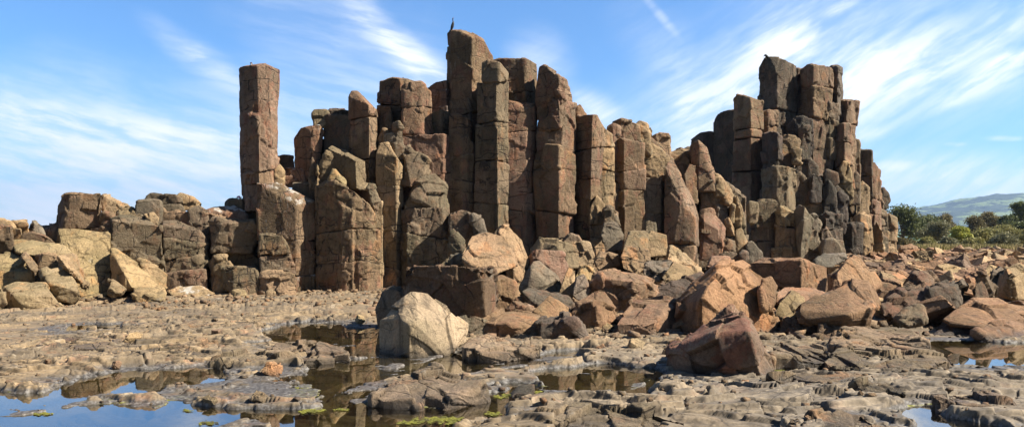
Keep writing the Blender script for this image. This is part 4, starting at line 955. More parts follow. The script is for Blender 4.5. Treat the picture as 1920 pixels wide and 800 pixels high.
def build_water():
    m, t = nt('pool_water'); g = N(t)
    p = g.n('ShaderNodeNewGeometry').outputs['Position']
    bp = g.n('ShaderNodeBump'); bp.inputs['Strength'].default_value = 1
    hh = g.math('ADD', g.math('MULTIPLY', g.noise(g.scale(p, (1, 1.6, 1)), 5, 3), .0014), g.math('MULTIPLY', g.noise(p, 1.1, 2), .003))
    g.put(bp.inputs['Height'], hh)
    tr = g.n('ShaderNodeBsdfTransparent'); tr.inputs[0].default_value = (.80, .78, .62, 1)
    gl = g.n('ShaderNodeBsdfGlossy'); gl.inputs['Roughness'].default_value = .015
    g.put(gl.inputs['Normal'], bp.outputs[0])
    fr = g.n('ShaderNodeFresnel'); fr.inputs['IOR'].default_value = 1.33
    g.put(fr.inputs['Normal'], bp.outputs[0])
    mx = g.n('ShaderNodeMixShader'); g.put(mx.inputs[0], g.math('POWER', fr.outputs[0], .45, True)); g.put(mx.inputs[1], tr.outputs[0]); g.put(mx.inputs[2], gl.outputs[0])
    o = g.n('ShaderNodeOutputMaterial'); g.put(o.inputs[0], mx.outputs[0])
    me = mesh_np('water', [(-9, 4.7, 0), (11, 4.7, 0), (14, 16.5, 0), (-12, 16.5, 0)], [(0, 1, 2, 3)], False, [m])
    tag(link('water', me), kind='structure')


# ================================================================== algae, grass
def build_algae():
    m = simple('yellow_algae', (.155, .15, .025), (.09, .09, .018), 9, .7, (.06, .055, .02))
    r = random.Random(3)
    co, fa = [], []
    spots = [(815, 788, 50, 5), (770, 792, 26, 3), (855, 793, 22, 3), (938, 744, 14, 2.5), (925, 776, 15, 3), (998, 735, 17, 2.5), (1030, 751, 11, 4), (835, 785, 40, 3),
             (905, 750, 14, 2), (575, 772, 16, 3), (590, 770, 22, 2), (640, 768, 16, 2), (700, 757, 20, 2), (760, 752, 18, 2), (390, 793, 20, 3), (352, 770, 10, 2), (80, 776, 18, 2), (950, 740, 10, 2), (1460, 695, 12, 1.5), (560, 728, 8, 2)]
    for cx, cy, rx, ry in spots:
        for _ in range(int(rx * 3.5)):
            a, k = r.uniform(0, 6.28), r.random() ** .8
            x, y = cx + math.cos(a) * rx * k, cy + math.sin(a) * ry * k + math.sin(cx + math.cos(a) * rx * k * .35) * ry * .5
            w = P(x, y, H * F / (y - HY)); s = r.uniform(.003, .014) * r.uniform(.5, 1.3); i = len(co)
            n = 7
            for q in range(n):
                b = q * 6.283 / n; ss = s * r.uniform(.6, 1.3)
                co.append((w.x + math.cos(b) * ss * 1.8, w.y + math.sin(b) * ss * 1.2, .004 + r.uniform(0, .004)))
            co.append((w.x, w.y, .010 + s * .25))
            fa += [(i + q, i + (q + 1) % n, i + n) for q in range(n)]
    me = bpy.data.meshes.new('algae'); me.from_pydata(co, [], fa); me.materials.append(m)
    tag(link('algae', me), 'yellow green algae floating along the pool margins', 'algae', kind='stuff')


def build_grass():
    m = simple('dry_grass', (.42, .33, .17), (.30, .27, .10), .8, .9)
    r = random.Random(5); co, fa = [], []
    for _ in range(9000):
        y = r.uniform(53, 59); u = r.uniform(.54, .78)
        x = u * y; z = float(macro(np.array([x]), np.array([y]))[0]); hgt = r.uniform(.3, .75); a = r.uniform(0, 3.14); i = len(co); w = .05
        lx, ly = r.uniform(-.15, .15), r.uniform(-.15, .15)
        co += [(x - w * math.cos(a), y - w * math.sin(a), z), (x + w * math.cos(a), y + w * math.sin(a), z), (x + lx, y + ly, z + hgt)]
        fa.append((i, i + 1, i + 2))
    me = bpy.data.meshes.new('grass'); me.from_pydata(co, [], fa); me.materials.append(m)
    tag(link('grass', me), 'strip of dry straw coloured grass behind the rubble', 'grass', kind='stuff')


# ================================================================== trees
def leaf_mat(name, a, b):
    m, t = nt(name); g = N(t)
    tc = g.n('ShaderNodeNewGeometry')
    c = g.mix(g.ramp(g.noise(tc.outputs['Position'], 1.1, 4), .38, .62), a, b)
    c = g.mix(g.math('MULTIPLY', tc.outputs['Random Per Island'], .45), c, tuple(k * 1.6 for k in b))
    d = g.n('ShaderNodeBsdfPrincipled'); g.put(d.inputs['Base Color'], c); d.inputs['Roughness'].default_value = .6
    d.inputs['Specular IOR Level'].default_value = .2
    tl = g.n('ShaderNodeBsdfTranslucent'); g.put(tl.inputs[0], c)
    mx = g.n('ShaderNodeMixShader'); mx.inputs[0].default_value = .25
    g.put(mx.inputs[1], d.outputs[0]); g.put(mx.inputs[2], tl.outputs[0])
    o = g.n('ShaderNodeOutputMaterial'); g.put(o.inputs[0], mx.outputs[0])
    return m


BARK = simple('bark', (.16, .12, .09), (.09, .07, .055), 6)


def tube(co, fa, a, b, ra, rb, n=7):
    ax = (b - a).normalized(); u = ax.orthogonal().normalized(); v = ax.cross(u); i = len(co)
    for p, rr in ((a, ra), (b, rb)):
        for k in range(n):
            t = k * 6.283 / n
            co.append(tuple(p + (u * math.cos(t) + v * math.sin(t)) * rr))
    fa += [(i + k, i + (k + 1) % n, i + n + (k + 1) % n, i + n + k) for k in range(n)]


def plant(name, label, cat, px, top, wpx, base, Y, mat, seed, group, leaf=.22, n=2600, parts=('trunk', 'crown')):
    r = random.Random(seed)
    b = P(px, base, Y); b.z = float(macro(np.array([b.x]), np.array([b.y]))[0]) - .05
    zt = H - (top - HY) / F * Y
    hgt = zt - b.z; w = wpx / F * Y / 2
    root = tag(link(name, None, None, b), label, cat, group)
    co, fa = [], []
    cl = []
    nk = 13
    for k in range(nk):
        a, q = r.uniform(0, 6.28), math.sqrt(r.random())
        zc = hgt * r.uniform(.38, .86)
        sp = (1 - abs(zc / hgt - .5) * .8)
        cl.append((Vector((math.cos(a) * w * .72 * q * sp, math.sin(a) * w * .72 * q * sp, zc)), w * r.uniform(.26, .46)))
    cl.append((Vector((0, 0, hgt * .8)), min(w * .4, hgt * .22)))
    top_v = Vector((0, 0, hgt * .45))
    tube(co, fa, Vector((0, 0, 0)), top_v, hgt * .045 + .05, hgt * .03)
    for c, s in cl:
        tube(co, fa, top_v * r.uniform(.5, 1), c, hgt * .018 + .02, .02, 5)
    me = bpy.data.meshes.new(parts[0]); me.from_pydata(co, [], fa); me.materials.append(BARK)
    link(parts[0], me, root)
    tot = sum(s * s for c, s in cl)
    C, S = [], []
    g = np.random.default_rng(seed)
    for c, s in cl:
        k = int(n * s * s / tot)
        d = g.normal(size=(k, 3)); d /= np.linalg.norm(d, axis=1)[:, None]
        rad = s * (g.random(k) ** .35)[:, None] * (1 + .25 * g.normal(size=(k, 1)))
        q = np.array(c) + d * rad * np.array((1, 1, .75))
        C.append(q)
    q = np.concatenate(C); q = q[q[:, 2] > .02]
    k = len(q)
    u = g.normal(size=(k, 3)); u /= np.linalg.norm(u, axis=1)[:, None]
    v = np.cross(u, g.normal(size=(k, 3))); v /= np.linalg.norm(v, axis=1)[:, None]
    s = leaf * g.uniform(.5, 1.2, size=(k, 1))
    vv = np.stack((q - u * s, q - v * s * .5, q + u * s, q + v * s * .5), 1).reshape(-1, 3)
    me = bpy.data.meshes.new(parts[1]); _fast(me, vv, np.arange(k * 4).reshape(-1, 4)); me.materials.append(mat)
    link(parts[1], me, root)


def build_trees():
    L = dict(dark=leaf_mat('dark_leaves', (0.049, 0.062, 0.028), (0.114, 0.130, 0.048)), olive=leaf_mat('olive_leaves', (0.073, 0.068, 0.032), (0.177, 0.146, 0.066)),
             grey=leaf_mat('grey_green_leaves', (0.104, 0.107, 0.059), (0.206, 0.194, 0.107)), bright=leaf_mat('yellow_green_leaves', (0.144, 0.178, 0.028), (0.331, 0.324, 0.066)),
             low=leaf_mat('scrub_leaves', (0.124, 0.130, 0.047), (0.269, 0.243, 0.093)))
    T = [('big dark green tree growing right behind the last tower column', 1693, 386, 90, 462, 78, 'dark', 'coastal_tree'),
         ('dark tree filling the gap behind the big dark green tree', 1735, 400, 80, 460, 88, 'dark', 'coastal_tree'),
         ('rounded grey green tree in front of the dark trees', 1752, 413, 66, 466, 70, 'grey', 'coastal_tree'),
         ('bright yellow green bush shining among the grey green scrub', 1801, 421, 46, 464, 67, 'bright', 'coastal_bush'),
         ('olive topped tree standing against the distant paddock', 1772, 399, 48, 456, 105, 'olive', 'coastal_tree'),
         ('olive tree with a ragged crown next to the bare topped tree', 1822, 402, 56, 456, 104, 'olive', 'coastal_tree'),
         ('thin crowned brownish tree rising above its neighbours', 1850, 391, 44, 456, 106, 'olive', 'coastal_tree'),
         ('tall dark tree at the picture border rising highest of the trees', 1918, 371, 50, 456, 98, 'dark', 'coastal_tree'),
         ('dark round tree below the tall border tree', 1893, 398, 52, 456, 92, 'dark', 'coastal_tree'),
         ('dark olive tree between the ragged and round trees', 1872, 402, 46, 456, 96, 'olive', 'coastal_tree'),
         ('low spreading grey green shrub beside the bright bush', 1850, 426, 60, 466, 68, 'low', 'coastal_bush'),
         ('flat topped shrub below the dark round tree', 1895, 424, 60, 464, 72, 'low', 'coastal_bush'),
         ('low pale scrub in front of the flat topped shrub', 1872, 440, 66, 468, 62, 'grey', 'coastal_bush'),
         ('leafy shrub at the picture border above the dry grass', 1930, 428, 50, 464, 66, 'low', 'coastal_bush'),
         ('low brownish scrub at the foot of the big dark green tree', 1695, 447, 46, 468, 60, 'olive', 'coastal_bush'),
         ('bright green low shrub hugging the last tower column', 1682, 443, 20, 466, 66, 'bright', 'coastal_bush'),
         ('grey scrub between the rounded tree and the bright bush', 1778, 444, 40, 468, 61, 'grey', 'coastal_bush'),
         ('small grey green shrub at the foot of the rounded tree', 1738, 446, 36, 468, 61, 'low', 'coastal_bush'),
         ('low green scrub just before the bright bush', 1822, 446, 46, 468, 61, 'low', 'coastal_bush'),
         ('dark shrub backing the flat topped shrub', 1912, 414, 56, 460, 80, 'dark', 'coastal_bush')]
    for i, (lab, px, top, w, b, Y, k, nm) in enumerate(T):
        bush = nm == 'coastal_bush'
        plant(nm, lab, 'bush' if bush else 'tree', px, top, w, b, Y, L[k], 40 + i, 'coastal scrub beyond the rubble', (.10 if Y < 75 else .15),
              7500, ('stem', 'foliage') if bush else ('trunk', 'crown'))


def build_hills():
    xs = np.linspace(1000, 4600, 420); ys = np.linspace(1500, 5200, 160)
    X, Yg = np.meshgrid(xs, ys)
    x, y = X.ravel(), Yg.ravel()
    u = x / y
    # ridge profile rising away from the sea
    prof = 1.12 * np.interp(u, [.40, .48, .515, .56, .60, .65, .70, .8, 1.2], [0, 20, 125, 155, 182, 208, 225, 260, 320])
    k = sstep(1700, 3700, y) * (1 - .5 * sstep(3900, 5200, y))
    p = np.stack((x, y, x * 0), 1).astype(np.float32)
    h = prof * k * (.86 + .2 * fbm(p / 420, 4, 3)) + 15 * fbm(p / 55, 4, 7, .6) * k - 6 * (1 - sstep(1500, 1800, y))
    nr, nc = len(ys), len(xs)
    i = np.arange((nr - 1) * nc).reshape(nr - 1, nc)[:, :-1].ravel()
    me = bpy.data.meshes.new('hills')
    _fast(me, np.stack((x, y, h), 1), np.stack((i, i + 1, i + nc + 1, i + nc), 1))
    me.polygons.foreach_set('use_smooth', np.ones(len(me.polygons), bool))
    m, t = nt('hill_cover'); g = N(t)
    p = g.n('ShaderNodeNewGeometry').outputs['Position']
    f = g.ramp(g.noise(g.scale(p, (1, .5, 1.5)), .0075, 7, .62), .515, .545)
    wood = g.mix(g.ramp(g.noise(p, .05, 5, .7), .4, .6), (.012, .022, .010), (.04, .06, .022))
    c = g.mix(f, wood, (.16, .21, .07))
    s = g.n('ShaderNodeSeparateXYZ'); g.put(s.inputs[0], p)
    low = g.ramp(g.math('ADD', s.outputs[2], g.math('MULTIPLY', g.noise(p, .01, 3), 18)), 30, 36, 1, 0)
    c = g.mix(low, c, g.mix(g.ramp(g.noise(p, .012, 4), .5, .6), (.17, .26, .06), (.05, .08, .03)))
    b = g.n('ShaderNodeBsdfPrincipled'); g.put(b.inputs['Base Color'], c); b.inputs['Roughness'].default_value = .9
    bp = g.n('ShaderNodeBump'); bp.inputs['Distance'].default_value = 12; g.put(bp.inputs['Height'], g.noise(p, .05, 5, .7)); g.put(b.inputs['Normal'], bp.outputs[0])
    o = g.n('ShaderNodeOutputMaterial'); g.put(o.inputs[0], b.outputs[0])
    me.materials.append(m)
    tag(link('hills', me), kind='structure')


def build_haze():
    m, t = nt('haze'); g = N(t)
    v = g.n('ShaderNodeVolumePrincipled'); v.inputs['Density'].default_value = HAZE
    v.inputs['Color'].default_value = (.40, .62, 1, 1)
    v.inputs['Anisotropy'].default_value = .2
    o = g.n('ShaderNodeOutputMaterial'); g.put(o.inputs['Volume'], v.outputs[0])
    a, b, zb, zt = -6200, 6200, -14, 460
    co = [(a, -300, zb), (b, -300, zb), (b, 6600, zb), (a, 6600, zb), (a, -300, zt), (b, -300, zt), (b, 6600, zt), (a, 6600, zt)]
    me = mesh_np('haze', co, [(0, 3, 2, 1), (4, 5, 6, 7), (0, 1, 5, 4), (1, 2, 6, 5), (2, 3, 7, 6), (3, 0, 4, 7)], False, [m])
    tag(link('haze', me), kind='stuff')


# ================================================================== birds, plant, letters
def limb(pts):
    """chain of (centre, radius) -> convex hulls of successive spheres"""
    d = [Vector((math.cos(a) * math.cos(b), math.sin(a) * math.cos(b), math.sin(b))) for a in [k * .785 for k in range(8)] for b in (-1.2, -.6, 0, .6, 1.2)]
    return [[c1 + v * r1 for v in d] + [c2 + v * r2 for v in d] for (c1, r1), (c2, r2) in zip(pts, pts[1:])]


def union_mesh(name, hulls, vox, mats):
    co, fa = [], []
    for h in hulls:
        v, f, e = hull(h); k = len(co)
        co += [tuple(p) for p in v]; fa += [[a + k for a in x] for x in f]
    me = bpy.data.meshes.new('t'); me.from_pydata(co, [], fa)
    t = bpy.data.objects.new('t', me); COL.objects.link(t)
    m = t.modifiers.new('r', 'REMESH'); m.mode = 'VOXEL'; m.voxel_size = vox
    s = t.modifiers.new('s', 'SMOOTH'); s.iterations = 3
    ev = t.evaluated_get(bpy.context.evaluated_depsgraph_get())
    out = bpy.data.meshes.new_from_object(ev); out.name = name
    bpy.data.objects.remove(t); bpy.data.meshes.remove(me)
    out.materials.clear()
    for x in mats: out.materials.append(x)
    out.polygons.foreach_set('use_smooth', np.ones(len(out.polygons), bool))
    return out


def build_birds():
    blk = simple('black_plumage', (.012, .012, .014), (.03, .028, .026), 30, .5)
    bill = simple('horn_bill', (.30, .20, .16), (.22, .14, .12), 30, .5)
    brown = simple('brown_plumage', (.05, .03, .032), (.09, .05, .05), 30, .7)
    white = simple('white_plumage', (.75, .72, .70), (.6, .57, .55), 30, .7)
    V = Vector
    # cormorant standing upright, head raised
    K = .72
    o = P(848, 58, 24.35)
    root = tag(link('cormorant', None, None, o), 'black cormorant standing upright on the tallest middle column', 'bird')
    body = limb([(V((-.06, 0, -.06)), .02), (V((-.035, 0, .08)), .055), (V((.0, 0, .20)), .075), (V((.03, 0, .33)), .06), (V((.045, 0, .40)), .032), (V((.03, 0, .46)), .024), (V((.02, 0, .52)), .022), (V((.03, 0, .56)), .030)])
    root.scale = (K, K, K)
    link('body', union_mesh('body', body, .012, [blk]), root)
    link('bill', union_mesh('bill', limb([(V((.04, 0, .565)), .016), (V((.06, 0, .615)), .007)]), .004, [bill]), root)
    for s in (-1, 1):
        link('leg', union_mesh('leg', limb([(V((-.01, s * .035, .10)), .016), (V((.0, s * .035, .01)), .012), (V((.05, s * .04, -.0)), .010)]), .005, [blk]), root)
    # small bird half hidden on the pillar top
    o = P(472, 126, 22.9)
    root = tag(link('small_bird', None, None, o), 'small brown bird with a white breast perched on the freestanding pillar', 'bird')
    link('body', union_mesh('body', limb([(V((-.0, .05, -.0)), .02), (V((.0, 0, .04)), .035), (V((.0, -.01, .09)), .032), (V((-.01, -.02, .12)), .030)]), .007, [brown]), root)
    link('breast', union_mesh('breast', limb([(V((.008, -.028, .03)), .016), (V((.004, -.03, .085)), .016)]), .005, [white]), root)
    link('bill', union_mesh('bill', limb([(V((-.03, -.03, .12)), .009), (V((-.055, -.035, .11)), .004)]), .003, [bill]), root)
    # dark bird at the tip of the tower
    o = P(1437, 107, 36.75)
    root = tag(link('dark_bird', None, None, o), 'dark bird bending its head down on the tip of the tallest tower column', 'bird')
    link('body', union_mesh('body', limb([(V((.12, .05, -.08)), .03), (V((.04, 0, .0)), .075), (V((-.02, 0, .07)), .06), (V((-.07, -.02, .09)), .045)]), .014, [blk]), root)
    link('bill', union_mesh('bill', limb([(V((-.09, -.02, .085)), .022), (V((-.125, -.02, .03)), .014), (V((-.13, -.02, -.06)), .006)]), .006, [blk]), root)
    # pink flowering plant on the dark block
    o = P(448, 374, 23.2)
    root = tag(link('flowering_plant', None, None, o), 'small pink flowering plant on the dark block at the pillar foot', 'plant')
    gm = simple('succulent_leaves', (.07, .09, .05), (.14, .14, .08), 20, .6); pk = simple('pink_petals', (.62, .30, .45), (.75, .55, .65), 20, .6)
    r = random.Random(2)
    hl = []
    for k in range(14):
        a = r.uniform(0, 6.28)
        b = V((math.cos(a) * .04, math.sin(a) * .04, .0)); hl += limb([(b, .012), (b + V((math.cos(a) * .06, math.sin(a) * .06, r.uniform(.03, .09))), .006)])
    link('foliage', union_mesh('foliage', hl, .006, [gm]), root)
    for k, (x, z) in enumerate(((.02, .09), (-.02, .075), (.045, .06))):
        hl = []
        for q in range(7):
            a = q * .9; c = V((x, -.04, z)); hl += limb([(c, .012), (c + V((math.cos(a) * .032, -.004, math.sin(a) * .032)), .009)])
        link('flower', union_mesh('flower', hl, .006, [pk]), root)


def build_letters(parent):
    """pale scratched strokes on the maroon block"""
    m = simple('scratched_stone', (.48, .36, .24), (.40, .29, .19), 20, .9)
    strokes = [[(1317, 429), (1317, 436)], [(1320, 429.5), (1320, 436.5)], [(1322.5, 430), (1322.5, 436.5), (1325, 436.5)], [(1326.5, 430.5), (1326.5, 436.5), (1328.5, 436.8), (1329, 430.5)],
               [(1333.2, 431), (1331.5, 431.5), (1331.2, 436), (1333.4, 436.5), (1333.2, 434)]]
    co, fa = [], []
    for s in strokes:
        for a, b in zip(s, s[1:]):
            pa, pb = P(*a, 26.96), P(*b, 26.96)
            for p in (pa, pb): p.y += .02
            d = (pb - pa).normalized(); u = Vector((d.z, 0, -d.x)) * .014; i = len(co)
            for p in (pa, pb):
                for sg in (-1, 1):
                    for yy in (-.02, .12):
                        co.append(tuple(p + u * sg + Vector((0, yy, 0))))
            fa += [(i, i + 2, i + 6, i + 4), (i, i + 1, i + 3, i + 2), (i + 4, i + 6, i + 7, i + 5), (i, i + 4, i + 5, i + 1), (i + 2, i + 3, i + 7, i + 6)]
    me = bpy.data.meshes.new('lettering'); me.from_pydata([tuple(Vector(c) - parent.location) for c in co], [], fa); me.materials.append(m)
    link('lettering', me, parent)


# ================================================================== rubble field
def build_rubble():
    r = random.Random(11)
    kinds = []
    for k in range(18):
        e = (r.uniform(.8, 1.25), r.uniform(.55, 1.0), r.uniform(.32, .85))
        sk, sh = r.uniform(-.35, .35), r.uniform(-.3, .3)
        pts = []
        for sx in (-1, 1):
            for sy in (-1, 1):
                for sz in (-1, 1):
                    pts.append(Vector((sx * e[0] * r.uniform(.7, 1) + sk * sz, sy * e[1] * r.uniform(.65, 1) + sh * sz * .6, sz * e[2] * r.uniform(.65, 1) + sk * sx * .4)) * .5)
        pts = chip(pts, 2, r, .12, .35)
        o = queue('rubble_rock', [pts], 11, ('boulder', 'smooth', 'slab')[k % 3], None, Vector((0, 0, 0)), 'orange', r)
        kinds.append(o)
    return kinds


ORD = ['first', 'second', 'third', 'fourth', 'fifth', 'sixth', 'seventh', 'eighth', 'ninth', 'tenth', 'eleventh', 'twelfth', 'thirteenth', 'fourteenth', 'fifteenth',
       'sixteenth', 'seventeenth', 'eighteenth', 'nineteenth', 'twentieth']


def place_rubble(kinds):
    r = random.Random(23)
    done = []
    used = set()
    names = dict(orange='orange', tan='tan', pink='pinkish', red='red', rust='rusty dark', sand='pale', brown='brown', grey='grey', dark='dark')
    bag = ['orange'] * 7 + ['tan'] * 3 + ['pink'] * 3 + ['red'] + ['rust'] * 2 + ['sand'] * 3 + ['brown'] * 2 + ['tan']
    bands = [('farthest rubble row', 46.5, 52, (1640, 1945), 22, (.6, 1.1)), ('second farthest rubble row', 40, 46.5, (1620, 1945), 24, (.6, 1.15)),
             ('third farthest rubble row', 34.5, 40, (1600, 1945), 22, (.7, 1.4)), ('fourth farthest rubble row', 30, 34.5, (1590, 1945), 22, (.7, 1.35)),
             ('rubble row beside the tower foot', 26, 30, (1575, 1950), 24, (.6, 1.25)), ('rubble row before the tower foot', 22.5, 26, (1570, 1950), 24, (.55, 1.15)),
             ('rubble behind the oval boulder', 17.5, 22.5, (1560, 1950), 34, (.5, 1.05)),
             ('rubble behind the split boulder', 14.2, 17.5, (1640, 1955), 18, (.4, .9)),
             ('stones round the big boulders', 13, 16.5, (920, 1640), 28, (.22, .55)),
             ('upper talus below the columns', 20, 23, (985, 1330), 26, (.28, .75)), ('lower talus below the columns', 17, 20, (985, 1330), 26, (.28, .7)),
             ('stones along the tower foot', 22, 30, (1330, 1600), 24, (.4, 1.1)),
             ('loose platform stones', 7.2, 14.5, (60, 1880), 38, (.07, .26))]
    for bname, y0, y1, (xa, xb), n, (s0, s1) in bands:
        items = []
        for k in range(n):
            for _ in range(30):
                Y = r.uniform(y0, y1); px = r.uniform(xa, xb)
                x = (px - CX) / F * Y; s = s0 + (s1 - s0) * r.random() ** 1.6
                if bname.startswith('loose') and (Y < 9.8 and 1.6 < x < 3.6 or -2.0 < x < -.5 and Y > 9.8 or min(sdf(np.array([[x, Y]]), q)[0] for q in POOLW) < .05): continue
                if all((x - a) ** 2 + (Y - b) ** 2 > (.42 * (s + c)) ** 2 for a, b, c in done):
                    break
            else:
                continue
            done.append((x, Y, s)); items.append((px, x, Y, s))
        items.sort()
        for i, (px, x, Y, s) in enumerate(items):
            k = r.randrange(len(kinds))
            src = kinds[k]
            o = src if k not in used else src.copy()
            if k in used: COL.objects.link(o)
            used.add(k)
            z = float(macro(np.array([x]), np.array([Y]))[0])
            o.location = (x, Y, z + s * .16)
            o.rotation_euler = (r.uniform(-.55, .55), r.uniform(-.35, .75), r.choice((0, 1.57, 3.14, 4.71)) + r.uniform(-.5, .5))
            o.scale = (s * r.uniform(1.0, 1.4), s * r.uniform(.85, 1.2), s * r.uniform(.8, 1.15))
            t = r.choice(bag); setcol(o, tuple(k * 1.18 for k in TINT[t][:3]) + TINT[t][3:], r, .15)
            size = 'small' if s < s0 + .25 * (s1 - s0) else ('large' if s > s0 + .6 * (s1 - s0) else 'middling')
            j = len(items) - 1 - i
            where = '%s from the %s end' % ((ORD[i], 'pillar') if i <= j else (ORD[j], 'far'))
            if bname.startswith('loose'): where = '%s from the %s' % ((ORD[i], 'pillar') if i <= j else (ORD[j], 'rubble'))
            tag(o, '%s %s rock %s of %s' % (size, names[t], where, bname), 'rock', bname)
    for k, o in enumerate(kinds):
        if k not in used:
            bpy.data.objects.remove(o)


def build_chips():
    """broken chips and gravel lying between the boulders: too many to count, one mesh"""
    r = random.Random(77); co, fa = [], []
    zones = [(12, 24, 700, 1640, 2600, .03, .13), (14, 55, 1560, 1960, 2600, .05, .20), (17, 21.3, -40, 760, 900, .02, .09), (6.8, 16, 0, 1920, 1500, .012, .05)]
    cube = [(-1, -1, -1), (1, -1, -1), (1, 1, -1), (-1, 1, -1), (-1, -1, 1), (1, -1, 1), (1, 1, 1), (-1, 1, 1)]
    for y0, y1, xa, xb, n, s0, s1 in zones:
        Y = np.array([r.uniform(y0, y1) for _ in range(n)]); X = np.array([(r.uniform(xa, xb) - CX) / F for _ in range(n)]) * Y
        Z = ground_h(X, Y)[0]
        for x, y, z in zip(X, Y, Z):
            if z < .0: continue
            s = s0 + (s1 - s0) * r.random() ** 2.5; i = len(co)
            m = Matrix.Rotation(r.uniform(0, 6.28), 3, 'Z') @ Matrix.Rotation(r.uniform(-.7, .7), 3, 'X')
            e = (s * r.uniform(.7, 1.3), s * r.uniform(.5, 1), s * r.uniform(.3, .7))
            for q in cube:
                p = m @ Vector([q[k] * e[k] * r.uniform(.45, 1) for k in range(3)]); co.append((x + p.x, y + p.y, z + p.z + s * .2))
            fa += [tuple(i + k for k in f) for f in ((0, 3, 2, 1), (4, 5, 6, 7), (0, 1, 5, 4), (1, 2, 6, 5), (2, 3, 7, 6), (3, 0, 4, 7))]
    me = bpy.data.meshes.new('gravel'); _fast(me, co, fa); me.materials.append(MATS['rock'])
    attr(me, 'rnd', np.repeat(np.random.default_rng(4).random(len(co) // 8), 8)); attr(me, 'crack', np.zeros(len(co))); attr(me, 'joint', np.zeros(len(co)))
    o = tag(link('gravel', me), 'broken stone chips strewn between the boulders', 'gravel', kind='stuff')
    o.color = (.26, .18, .115, .2)


# ================================================================== inner mass of the cliff
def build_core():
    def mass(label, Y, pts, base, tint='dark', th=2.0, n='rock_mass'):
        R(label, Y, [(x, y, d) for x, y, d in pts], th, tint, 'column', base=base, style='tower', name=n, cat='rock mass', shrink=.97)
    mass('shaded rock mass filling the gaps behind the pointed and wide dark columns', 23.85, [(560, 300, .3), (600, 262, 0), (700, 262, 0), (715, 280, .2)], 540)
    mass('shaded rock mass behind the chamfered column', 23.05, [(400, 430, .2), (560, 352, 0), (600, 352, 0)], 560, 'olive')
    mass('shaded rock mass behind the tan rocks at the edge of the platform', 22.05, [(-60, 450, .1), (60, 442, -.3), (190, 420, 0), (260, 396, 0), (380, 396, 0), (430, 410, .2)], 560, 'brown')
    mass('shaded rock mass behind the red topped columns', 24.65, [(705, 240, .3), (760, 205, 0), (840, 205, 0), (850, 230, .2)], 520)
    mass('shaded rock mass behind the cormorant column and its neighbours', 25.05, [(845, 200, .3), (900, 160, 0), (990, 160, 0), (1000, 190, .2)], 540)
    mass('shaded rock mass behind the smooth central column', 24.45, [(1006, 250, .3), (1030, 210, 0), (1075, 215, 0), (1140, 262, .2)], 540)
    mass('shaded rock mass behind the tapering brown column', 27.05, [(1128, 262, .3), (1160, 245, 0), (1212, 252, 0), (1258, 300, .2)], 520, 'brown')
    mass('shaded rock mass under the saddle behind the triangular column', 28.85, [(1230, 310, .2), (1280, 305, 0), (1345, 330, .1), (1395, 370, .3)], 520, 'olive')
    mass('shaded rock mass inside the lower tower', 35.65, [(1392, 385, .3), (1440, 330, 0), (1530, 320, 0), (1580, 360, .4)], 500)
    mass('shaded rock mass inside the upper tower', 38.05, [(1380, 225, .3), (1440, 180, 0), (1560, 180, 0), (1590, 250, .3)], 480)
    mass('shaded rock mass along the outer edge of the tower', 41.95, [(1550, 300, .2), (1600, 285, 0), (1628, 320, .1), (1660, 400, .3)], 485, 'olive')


# ================================================================== sky and sun
EL, AZ = math.radians(42), math.radians(-11)     # height of the sun, bearing off +X (towards the viewer)


